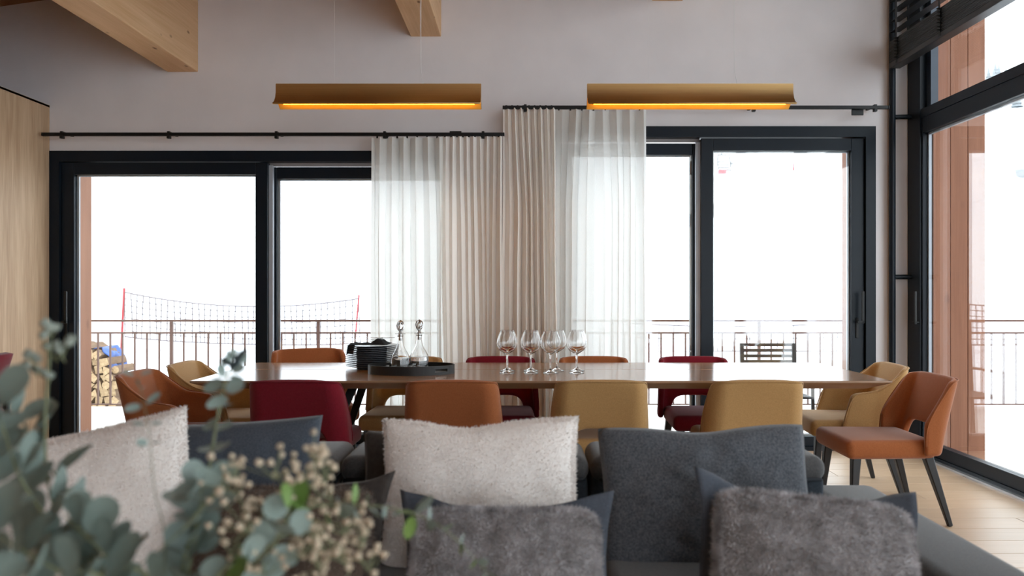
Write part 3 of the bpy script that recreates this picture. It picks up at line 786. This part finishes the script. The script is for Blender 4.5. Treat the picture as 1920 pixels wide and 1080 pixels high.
# ------------------------------------------------------------------ tableware
PX, PY = -.957, 4.905
ordn = ['topmost','second from the top','third from the top','fourth from the top','fifth from the top','sixth from the top','seventh from the top','eighth from the top','ninth from the top','third from the bottom','second from the bottom','bottommost']
plm = MB().lathe([(.0,.004),(.085,.004),(.088,0),(.094,0),(.096,.006),(.125,.010),(.160,.017),(.164,.0185),(.164,.021),(.158,.0205),(.12,.014),(.095,.0095),(0,.009)], 40).mesh('dinner_plate', M['plate'], smooth=True, angle=50)
for k in range(12):
    o = link('dinner_plate', plm); o.location = (PX+random.uniform(-.002,.002), PY+random.uniform(-.002,.002), TZ+.0115*(11-k)+.0005); o.rotation_euler.z = k
    tag(o, 'dark grey dinner plate, '+ordn[k]+' in the stack', 'plate', 'stacked dinner plates')
ptop = TZ+.0115*11+.0225
def nap_fn(u, v):
    x = -.155+.27*u; y = -.10+.20*v
    n = mnoise.noise(Vector((u*5, v*4, 2)))*.5+mnoise.noise(Vector((u*11, v*9, 5)))*.35
    edge = min(1, 6*min(v, 1-v, 1-u)); z = .012+.022*abs(n)*edge+.030*math.exp(-((u-.78)/.12)**2)*edge
    if u < .12: z -= ((.12-u)/.12)**1.3*.062; x += (.12-u)*.17
    return (x, y+.02*n, z)
nk = MB().grid(nap_fn, 46, 26).build('napkin', M['napkin'], smooth=True); nk.location = (PX-.0, PY-.02, ptop-.006)
nk.modifiers.new('t','SOLIDIFY').thickness = .002
tag(nk, 'crumpled black cloth napkins lying on top of the plate stack', 'napkin')
def fork(x, y, z, rz, label):
    t = thing('fork', label, 'fork', (x,y,z), rz, 'forks among the napkins')
    MB().bar((-.12,0,0),(.03,0,.002),.014,.006,.003,.003).build('fork_handle', M['steel'], t, bevel=.001)
    MB().box(.03,.065,-.011,.011,0,.003).build('fork_head', M['steel'], t, bevel=.001)
    for k in range(4): MB().bar((.065,-.0095+.0063*k,.0015),(.105,-.0095+.0063*k,.004),.003).build('tine', M['steel'], t)
fork(PX-.085, PY-.02, ptop+.020, .1, 'steel fork with its handle sticking out left of the napkins')
fork(PX+.02, PY-.03, ptop+.034, .5, 'steel fork lying across the middle of the napkins')
fork(PX+.055, PY-.045, ptop+.045, -.35, 'steel fork resting on the raised fold of the napkins')

# oval tray with cut-out handles
TCX, TCY, TRX, TRY = -.662, 4.605, .257, .165
tr = thing('serving_tray', 'oval black wooden serving tray with cut-out handles holding two decanters', 'tray', (TCX, TCY, TZ))
N_ = 96; g = MB(); zs = [0,.017,.034,.052]
ring = lambda r0, z: [((TRX-r0)*math.cos(2*PI*i/N_), (TRY-r0)*math.sin(2*PI*i/N_), z) for i in range(N_)]
th = .008
for r0 in (0, th):
    for z in zs: g.v += ring(r0, z)
def slot(i):
    a = (2*PI*(i+.5)/N_); return abs(((a-(-.72)+PI) % (2*PI))-PI) < .20 or abs(((a-(-.72+PI)+PI) % (2*PI))-PI) < .20
for i in range(N_):
    j = (i+1) % N_
    for k in range(3):
        hole = (k == 1 and slot(i))
        if not hole:
            g.f.append((k*N_+i, k*N_+j, (k+1)*N_+j, (k+1)*N_+i)); g.f.append((4*N_+k*N_+j, 4*N_+k*N_+i, 4*N_+(k+1)*N_+i, 4*N_+(k+1)*N_+j))
        else:
            g.f.append((k*N_+i, k*N_+j, 4*N_+k*N_+j, 4*N_+k*N_+i)); g.f.append(((k+1)*N_+j, (k+1)*N_+i, 4*N_+(k+1)*N_+i, 4*N_+(k+1)*N_+j))
            for q in (i-1, i+1):
                if not slot(q % N_):
                    e = i if q == i-1 else j; g.f.append((k*N_+e, (k+1)*N_+e, 4*N_+(k+1)*N_+e, 4*N_+k*N_+e))
    g.f.append((3*N_+i, 3*N_+j, 7*N_+j, 7*N_+i)); g.f.append((j, i, 4*N_+i, 4*N_+j))
g.build('rim', M['tray'], tr, smooth=True, angle=40)
g = MB(); g.v = [(0,0,.009)]+[(p[0],p[1],.009) for p in ring(th-.001,0)]+[(p[0],p[1],.001) for p in ring(th-.001,0)]+[(0,0,.001)]
for i in range(N_):
    j = (i+1) % N_; g.f += [(0,1+i,1+j),(1+2*N_,1+N_+j,1+N_+i),(1+i,1+N_+i,1+N_+j,1+j)]
g.build('base', M['tray'], tr)

def decanter(x, y, label, rz):
    t = thing('decanter', label, 'decanter', (x, y, TZ+.0095), rz, 'glass decanters on the tray')
    outp = [(0,0),(.058,0),(.0625,.004),(.060,.02),(.0575,.05),(.0565,.075),(.053,.095),(.044,.112),(.031,.132),(.022,.152),(.017,.175),(.0145,.20),(.0145,.209),(.0183,.2135),(.019,.215)]
    inp = [(.0175,.215),(.0165,.2138),(.0125,.2095),(.0125,.208),(.0125,.20),(.015,.175),(.020,.152),(.029,.132),(.042,.111),(.0505,.095),(.054,.075),(.055,.05),(.057,.022),(.054,.012),(0,.010)]
    MB().lathe(outp+inp, 36).build('bottle', M['wine'], t, smooth=True)
    wl = [(0,.0105),(.0535,.0125),(.0565,.022),(.0545,.05),(.0535,.072),(.0515,.084),(0,.084)]
    MB().lathe(wl, 36).build('water', M['water'], t, smooth=True, angle=50)
    sp_ = thing('stopper', None, None); sp_.parent = t
    MB().lathe([(0,.185),(.010,.186),(.0118,.214),(.012,.224),(.030,.2255),(.031,.228),(.012,.2305),(.007,.242),(0,.2425)], 28).build('stopper_plug', M['steel'], sp_, smooth=True, angle=60)
    for k in range(6):
        a = k*PI/3
        MB().tube([(.005*math.cos(a),.005*math.sin(a),.240),(.017*math.cos(a+.25),.017*math.sin(a+.25),.256),(.0225*math.cos(a+.5),.0225*math.sin(a+.5),.275),(.017*math.cos(a+.8),.017*math.sin(a+.8),.294),(.002,0,.305)], .0034, 6).build('stopper_rib', M['steel'], sp_, smooth=True)
    MB().lathe([(0,.246),(.012,.256),(.016,.275),(.010,.294),(0,.30)], 20).build('stopper_core', M['wine'], sp_, smooth=True)
    return t
decanter(-.722, 4.565, 'clear glass decanter with spiral stopper, nearer the plate stack', 0)
decanter(-.622, 4.650, 'clear glass decanter with spiral stopper, right one on the tray', .4)

gp_o = [(0,0),(.044,0),(.046,.0015),(.040,.004),(.022,.009),(.009,.017),(.0052,.028),(.0042,.05),(.0042,.085),(.0052,.105),(.0085,.112),(.024,.122),(.044,.136),(.057,.155),(.0615,.176),(.0590,.200),(.0505,.225),(.0418,.2455),(.0411,.2474),(.0408,.248)]
gp_i = [(.0402,.248),(.0401,.2474),(.0407,.2455),(.0494,.225),(.0578,.200),(.0603,.176),(.0557,.155),(.0427,.1375),(.0225,.1245),(.008,.1155),(0,.114)]
wg = MB().lathe(gp_o, 36).mesh('wine_glass', M['wine'], smooth=True)
full = MB().lathe(gp_o+gp_i, 36).mesh('wine_glass', M['wine'], smooth=True)
order = ['leftmost', 'second from the left', 'third from the left', 'rightmost']
for row, yv, pxs in (('front', 4.60, (950.6,995,1032,1081)), ('back', 4.735, (951.4,995.6,1044,1082))):
    for k, px in enumerate(pxs):
        o = link('wine_glass', full); o.location = ((px-VPX)/FPX*yv, yv, TZ+.0003)
        tag(o, 'empty stemmed wine glass, '+order[k]+' in the '+row+' row', 'wine glass', 'wine glasses on the dining table')

# ------------------------------------------------------------------ sofa
sf = thing('sofa', 'long charcoal grey sofa with piped cushions in the foreground', 'sofa', (-.6, 2.5, 0))
ox, oy = -.6, 2.5
def sp_box(name, m, x0,x1,y0,y1,z0,z1,r,seg=4): return rbox(name, m, sf, x0-ox,x1-ox,y0-oy,y1-oy,z0,z1,r,seg)
sx = [-2.45,-1.55,-.655,.240,1.085]
sp_box('base', M['sofa'], -2.45, 1.37, 1.98, 3.06, .06, .26, .02)
for i in range(4):
    sp_box('back_body', M['sofa_shaded'], sx[i]+.006, sx[i+1]-.006, 2.76, 3.05, .26, .575, .02)
    sp_box('back_cushion_roll', M['sofa'], sx[i]+.003, sx[i+1]-.003, 2.735, 3.07, .555, .650, .044, 5)
    MB().tube([(sx[i]+.03-ox, 2.732-oy, .572),(sx[i+1]-.03-ox, 2.732-oy, .572)], .007, 8).build('piping', M['piping'], sf, smooth=True)
    sp_box('seat_cushion', M['sofa'], sx[i]+.004, sx[i+1]-.004, 1.96, 2.76, .26, .415, .045, 5)
def arm_fn():
    o = sp_box('armrest', M['sofa'], 1.095, 1.385, 1.93, 3.05, .10, .485, .055, 5); return o
arm_fn()
MB().tube([(x-ox, y-oy, .445) for x, y in ((1.105,2.75),(1.100,1.99),(1.11,1.945),(1.14,1.928),(1.34,1.928),(1.37,1.945),(1.382,1.99),(1.386,3.0))], .008, 8).build('piping', M['piping'], sf, smooth=True)
for x in (-2.35, 1.25):
    for yv in (2.06, 2.95): MB().box(x-.03-ox, x+.03-ox, yv-.03-oy, yv+.03-oy, 0, .065).build('foot', M['leg'], sf)

# ------------------------------------------------------------------ cushions
def cushion(label, m, w, h, t, loc, tilt, roll=0, yaw=0, cav=.05, dip=0, dipu=0, seed=0, pile=None, flange=None, wr=.004, name='cushion', body_push=0, rnd=.0):
    """loc is the middle of the cushion; front faces the viewer (-y)"""
    R = Matrix.Rotation(yaw,4,'Z') @ Matrix.Rotation(-tilt,4,'X') @ Matrix.Rotation(roll,4,'Y')
    root = thing(name, label, 'cushion', loc, 0, 'cushions on the sofa'); root.rotation_euler = R.to_euler()
    n = 30
    def surf(s):
        def fn(a, b):
            u, v = 2*a-1, 2*b-1
            x = w/2*u*(1-cav*(1-v*v)); z = h/2*v*(1-cav*(1-u*u))
            x -= math.copysign(w*.5*rnd*(u*v)**6, u); z -= math.copysign(w*.5*rnd*(u*v)**6, v)
            z -= dip*math.exp(-((u-dipu)/.35)**2)*max(0, v)**2
            k = max(0,(1-u*u)*(1-v*v))**.42
            ns = mnoise.noise(Vector((u*2.2+seed, v*2.2, s)))*.012*k+mnoise.noise(Vector((u*6+seed, v*6, s)))*wr*k
            return (x, s*(t/2*k+ns)+(-body_push), z)
        return fn
    g = MB().grid(surf(-1), n, n).grid(surf(1), n, n)
    me = bpy.data.meshes.new('cover'); me.from_pydata(g.v, [], g.f); me.update()
    bm = bmesh.new(); bm.from_mesh(me); bmesh.ops.remove_doubles(bm, verts=bm.verts, dist=.0008); bmesh.ops.recalc_face_normals(bm, faces=bm.faces); bm.to_mesh(me); bm.free()
    me.materials.append(m); me.shade_smooth(); o = link('cover', me, root)
    if pile:
        pm_, cnt, ln, wd, lean = pile
        vs = np.empty(len(me.vertices)*3); me.vertices.foreach_get('co', vs); vs = vs.reshape(-1,3)
        ar = np.array([p.area for p in me.polygons]); cen = np.array([p.center for p in me.polygons]); nor = np.array([p.normal for p in me.polygons])
        edge = 1+2.5*(np.maximum(np.abs(cen[:,0])/(w/2), np.abs(cen[:,2])/(h/2)) > .9)
        wt = ar*edge*(np.where(nor[:,1] < .4, 1.0, .25)); wt /= wt.sum()
        idx = rng.choice(len(ar), cnt, p=wt)
        polys = [list(p.vertices) for p in me.polygons]
        q = np.array([(p+[p[-1]])[:4] for p in polys])[idx]
        a, b = rng.random((cnt,1)), rng.random((cnt,1))
        P = (vs[q[:,0]]*(1-a)+vs[q[:,1]]*a)*(1-b)+(vs[q[:,3]]*(1-a)+vs[q[:,2]]*a)*b
        D = nor[idx]+rng.normal(0,.55,(cnt,3))+np.array(lean); D /= np.linalg.norm(D,axis=1,keepdims=True)
        T = np.cross(D, rng.normal(0,1,(cnt,3))); T /= np.linalg.norm(T,axis=1,keepdims=True)
        le = ln*rng.uniform(.5,1.3,(cnt,1)); V = np.stack([P-T*wd/2, P+T*wd/2, P+D*le+T*wd*.15], 1).reshape(-1,3)
        F = np.arange(cnt*3).reshape(-1,3)
        pm2 = bpy.data.meshes.new('pile'); pm2.from_pydata(V.tolist(), [], F.tolist()); pm2.update(); pm2.materials.append(pm_)
        pmo = link('pile', pm2, root); pmo['kind'] = 'stuff'
    if flange:
        fm, fw, fh, amp = flange
        def ff(a, b):
            u, v = 2*a-1, 2*b-1
            e = max(abs(u), abs(v))
            wv = amp*(math.sin(5.2*u+1.3*seed)*abs(v)**3+math.sin(4.6*v+seed)*abs(u)**3)
            dz = -.05*(1-u*u)*max(0,v)**3 + .012*mnoise.noise(Vector((u*3+seed, v*3, 1)))
            dx = -.03*(1-v*v)*u
            return (fw/2*u+dx, wv*.9+.02*e, fh/2*v+dz)
        fo = MB().grid(ff, 34, 26).build('flange', fm, root, smooth=True); fs_ = fo.modifiers.new('t','SOLIDIFY'); fs_.thickness = .005; fs_.offset = 0
    return root
bp_ = (M['boucle_pile'], 30000, .0085, .0026, (0,0,.15))
fp_ = (M['fur_pile'], 42000, .019, .0015, (.1,0,-.25))
fpb = (mat('brown_fur_pile', (.17,.125,.10), .9, color2=(.085,.06,.048), vscale=(13,13,13), sheen=.2), 14000, .016, .0016, (.1,0,-.25))
# back row
cushion('large plain grey wool cushion at the right end of the sofa', M['grey_wool'], .685, .465, .17, (.582, 2.450, .585), .30, roll=-.02, cav=.055, dip=.016, seed=1, wr=.012, rnd=.03)
cushion('cream fleece cushion in the middle of the sofa, standing upright', M['boucle'], .625, .520, .19, (-.130, 2.400, .585), .26, roll=-.015, cav=.055, dip=.020, dipu=-.15, seed=2, pile=bp_)
cushion('dark taupe cushion mostly hidden behind the cream middle cushion', M['taupe'], .48, .42, .15, (-.305, 2.610, .556), .22, seed=3, cav=.05)
cushion('blue-grey wool cushion between the left cream cushion and the flowers', M['blue_wool'], .66, .46, .17, (-.985, 2.510, .590), .30, roll=-.05, seed=4, cav=.05, wr=.006)
cushion('cream fleece cushion tilted at the left end, behind the eucalyptus', M['boucle'], .62, .56, .20, (-1.235, 2.180, .575), .28, roll=-.20, yaw=.12, cav=.06, seed=5, pile=bp_)
# front row with felt flanges
cushion('grey fur cushion with blue-grey felt border, middle front', M['fur'], .505, .375, .17, (-.045, 2.060, .462), .42, roll=.005, cav=.02, rnd=.085, seed=6, pile=fp_, flange=(M['flange'], .600, .490, .022), body_push=.035, name='fur_cushion')
cushion('grey fur cushion with wavy felt border, before the sofa arm', M['fur'], .530, .385, .18, (.765, 2.060, .488), .42, roll=.11, cav=.02, rnd=.085, seed=8, pile=fp_, flange=(M['flange'], .625, .500, .030), body_push=.035, name='fur_cushion')
cushion('brown fur cushion with dark border, behind the dried flowers', M['fur_brown'], .52, .36, .16, (-.665, 2.120, .515), .42, roll=-.01, cav=.02, rnd=.085, seed=9, pile=fpb, flange=(M['taupe'], .600, .46, .022), body_push=.035, name='fur_cushion')
# ------------------------------------------------------------------ bouquet in the foreground
ct = thing('coffee_table', 'low dark coffee table below the bouquet', 'table', (-.45, .98, 0))
rbox('tabletop', M['table'], ct, -.55, .55, -.42, .42, .36, .40, .008)
for sx_ in (-1,1):
    for sy_ in (-1,1): MB().bar((sx_*.48,sy_*.36,.36),(sx_*.50,sy_*.38,0),.05,.035).build('leg', M['leg'], ct, bevel=.004)
VX, VY_, VZ = -.46, .98, .40
vs_ = MB().lathe([(0,0),(.075,0),(.095,.03),(.11,.10),(.10,.18),(.07,.235),(.055,.255),(.062,.275),(.056,.275),(.048,.255),(.062,.232),(.092,.18),(.10,.10),(.087,.035),(0,.015)], 32).build('vase', M['vase'], smooth=True, angle=50)
vs_.location = (VX, VY_, VZ); tag(vs_, 'round grey ceramic vase holding the eucalyptus bouquet', 'vase')
mouth = Vector((VX, VY_, VZ+.25))

def leaf_mesh(name, m, rx, ry):
    g = MB(); n = 14; g.v = [(0, ry, -.10*ry)]
    for i in range(n):
        a = 2*PI*i/n; x = rx*math.sin(a); y = ry-ry*math.cos(a); g.v.append((x, y, .22*rx*(x/rx)**2 + .06*ry*((y-ry)/ry)**2))
    for i in range(n): g.f.append((0, 1+i, 1+(i+1) % n))
    return g.mesh(name, m, smooth=True)
LEAF = {k: leaf_mesh('leaf', M[mm], 1.0, .95) for k, mm in (('g','leaf'),('p','leaf_pale'),('y','leaf_young'))}
LEAFL = {k: leaf_mesh('leaf', M[mm], .55, 1.0) for k, mm in (('g','leaf'),('p','leaf_pale'),('y','leaf_young'))}

def cat_rom(pts, n):
    out = []; P = [pts[0]]+pts+[pts[-1]]
    for i in range(1, len(P)-2):
        for j in range(n):
            t = j/n; a, b, c, d = P[i-1], P[i], P[i+1], P[i+2]
            out.append(.5*((2*b)+(c-a)*t+(2*a-5*b+4*c-d)*t*t+(3*b-a-3*c+d)*t**3))
    out.append(pts[-1]); return out
def branch(label, ctrl, n_pairs, size0, size1, kinds, seed, start=.35, r0=.0032, slim=False, buds=False, spread=1.0):
    r_ = random.Random(seed)
    t = thing('eucalyptus_branch', label, 'branch', mouth, 0, 'eucalyptus branches in the vase')
    pts = [mouth*1.0 - Vector((0,0,.10)), mouth]+[U(*c) for c in ctrl]
    path = [p-mouth for p in cat_rom(pts, 8)]; m_ = len(path)
    MB().tube(path, [r0*(1-.7*i/(m_-1)) for i in range(m_)], 6).build('stem', M['stem'], t, smooth=True)
    for k in range(n_pairs):
        f = start+(1-start)*(k/max(1,n_pairs-1)); i = min(int(f*(m_-1)), m_-2); p = path[i].lerp(path[i+1], f*(m_-1)-i)
        d = (path[i+1]-path[i]).normalized(); base = r_.uniform(0, PI)
        s = (size0+(size1-size0)*f)*r_.uniform(.75,1.2)
        for h in (0, 1):
            a = base+h*PI+r_.uniform(-.3,.3)
            e1 = d.cross(Vector((.2,.9,.1))).normalized(); e2 = d.cross(e1)
            o_ = (e1*math.cos(a)+e2*math.sin(a)*.8).normalized()
            yv = (o_*spread+d*.35*r_.uniform(.2,1.5)).normalized(); zv = (d*.8-o_*.35+Vector((r_.uniform(-.6,.6),r_.uniform(-2.0,-.1),r_.uniform(-.5,.7)))); xv = yv.cross(zv).normalized(); zv = xv.cross(yv)
            o = link('leaf', (LEAFL if slim else LEAF)[r_.choice(kinds)], t)
            o.matrix_local = Matrix.Translation(p+yv*.004) @ Matrix((xv, yv, zv)).transposed().to_4x4() @ Matrix.Diagonal((s*.5, s*.5, s*.5, 1))
    if buds:
        for k in range(5):
            p = path[-1-k*2]; MB().tube([p, p+Vector((.006*(-1)**k, 0, .004)), p+Vector((.013*(-1)**k, 0, .010))], [.003,.0052,.002], 6).build('bud', M['bud'], t, smooth=True)
    return t
# (px, py, distance): where each branch passes
branch('big-leaved eucalyptus branch leaning to the left picture edge', [(200,1090,.98),(110,1000,.95),(40,900,.93),(5,800,.92),(-15,740,.92)], 12, .058, .044, 'ggp', 1, .30)
branch('eucalyptus branch with round leaves before the oak partition', [(240,1080,1.02),(170,980,1.02),(110,900,1.03),(65,830,1.04),(35,775,1.05)], 11, .056, .046, 'gggp', 2, .36)
branch('low eucalyptus branch filling the bottom left corner', [(210,1110,.90),(110,1070,.86),(40,1030,.84),(-30,990,.82)], 9, .058, .050, 'gggp', 3, .34)
branch('short eucalyptus branch with dark leaves before the left cream cushion', [(290,1110,.94),(220,1060,.92),(165,1010,.92),(120,965,.93)], 8, .054, .044, 'ggg', 4, .36)
branch('upright eucalyptus branch with dark bud tip before the orange armchair', [(340,1080,1.00),(368,980,1.02),(390,890,1.05),(405,800,1.07),(418,730,1.09),(432,690,1.10),(446,668,1.10)], 13, .062, .012, 'gpp', 5, .24, buds=True)
branch('short eucalyptus branch with pale leaves, left of the dried flowers', [(350,1085,1.00),(365,1020,1.00),(375,960,1.0),(378,915,1.0)], 9, .056, .046, 'gpg', 6, .32)
branch('eucalyptus branch low in front of the dried flowers', [(400,1095,.96),(470,1060,.97),(520,1010,.98),(545,950,1.0)], 9, .044, .036, 'gpy', 7, .32)
branch('thin trailing eucalyptus sprig arching over the middle fur cushion', [(470,1020,1.02),(570,955,1.05),(660,948,1.08),(745,955,1.10),(830,990,1.12),(912,1072,1.13)], 14, .058, .022, 'ygp', 8, .38, r0=.0022, slim=True)
branch('thin pale sprig rising before the orange armchair', [(310,1040,1.0),(290,920,1.02),(278,800,1.05),(258,705,1.07)], 5, .022, .018, 'p', 12, .74, r0=.0012, slim=True)

bls = MB().lathe([(.0,-.6),(.35,-.5),(.75,.0),(1,.55),(.8,.75),(.45,.55),(0,.35)], 7).mesh('blossom', M['blossom'], smooth=True)
bls_g = MB().lathe([(.0,-.6),(.35,-.5),(.75,.0),(1,.55),(.8,.75),(.45,.55),(0,.35)], 7).mesh('blossom', mat('pale_grey_blossom', (.30,.33,.29), .9, color2=(.20,.235,.20), vscale=(120,120,120)), smooth=True)
def spray(label, ctrl, centres, nper, rad, size, me, seed, Yd):
    r_ = random.Random(seed); t = thing('dried_flower_spray', label, 'flowers', mouth, 0, 'dried flower sprays in the vase')
    pts = [mouth-Vector((0,0,.1)), mouth]+[U(*c) for c in ctrl]; path = [p-mouth for p in cat_rom(pts, 6)]
    g = MB().tube(path, .0016, 6)
    ends = []
    for (px, py) in centres:
        c = U(px, py, Yd+r_.uniform(-.05,.05))-mouth; j = min(range(len(path)), key=lambda q: (path[q]-c).length+.4*max(0,path[q].z-c.z+.03))
        g.tube([path[j], path[j].lerp(c, .5)+Vector((0,0,-.01)), c], .0009, 5)
        for k in range(nper):
            p = c+Vector((r_.gauss(0,rad), r_.gauss(0,rad), r_.gauss(0,rad))); g.tube([c-Vector((0,0,.012)), p], .0006, 4); ends.append(p)
    g.build('stem', M['stem'], t)
    for p in ends:
        o = link('blossom', me, t); s = size*r_.uniform(.7,1.25); o.location = p; o.scale = (s,s,s*1.2); o.rotation_euler = (r_.uniform(-.9,.9), r_.uniform(-.9,.9), r_.uniform(0,6))
    return t
spray('cream dried flower spray beside the brown fur cushion', [(430,1040,1.0),(520,950,1.02),(590,880,1.05)],
      [(590,850),(612,885),(625,935),(560,890),(540,930),(515,880),(500,950),(640,985),(600,990),(560,970)], 12, .015, .0049, bls, 1, 1.04)
spray('cream dried flower spray low before the sofa seat', [(420,1060,.98),(500,1010,1.0),(580,1000,1.0)],
      [(450,925),(470,980),(520,1010),(560,1030),(600,1045),(640,1030),(680,1010),(690,1055),(600,1075),(440,1040),(500,1060),(655,1060)], 9, .014, .0047, bls, 2, 1.0)
spray('pale dried flower spray at the bottom left, under the eucalyptus', [(270,1085,.95),(180,1070,.93),(90,1060,.92)],
      [(90,1060),(130,1075),(180,1065),(40,1050),(420,900),(445,880)], 8, .014, .0047, bls, 3, .95)
spray('pale grey blossoms on a thin stem before the dark door frame', [(230,1090,1.0),(120,1000,1.0),(85,850,1.0),(95,640,1.0)],
      [(95,618),(118,648),(122,662),(88,640),(70,690),(92,700),(55,668)], 3, .006, .0062, bls_g, 4, 1.0)
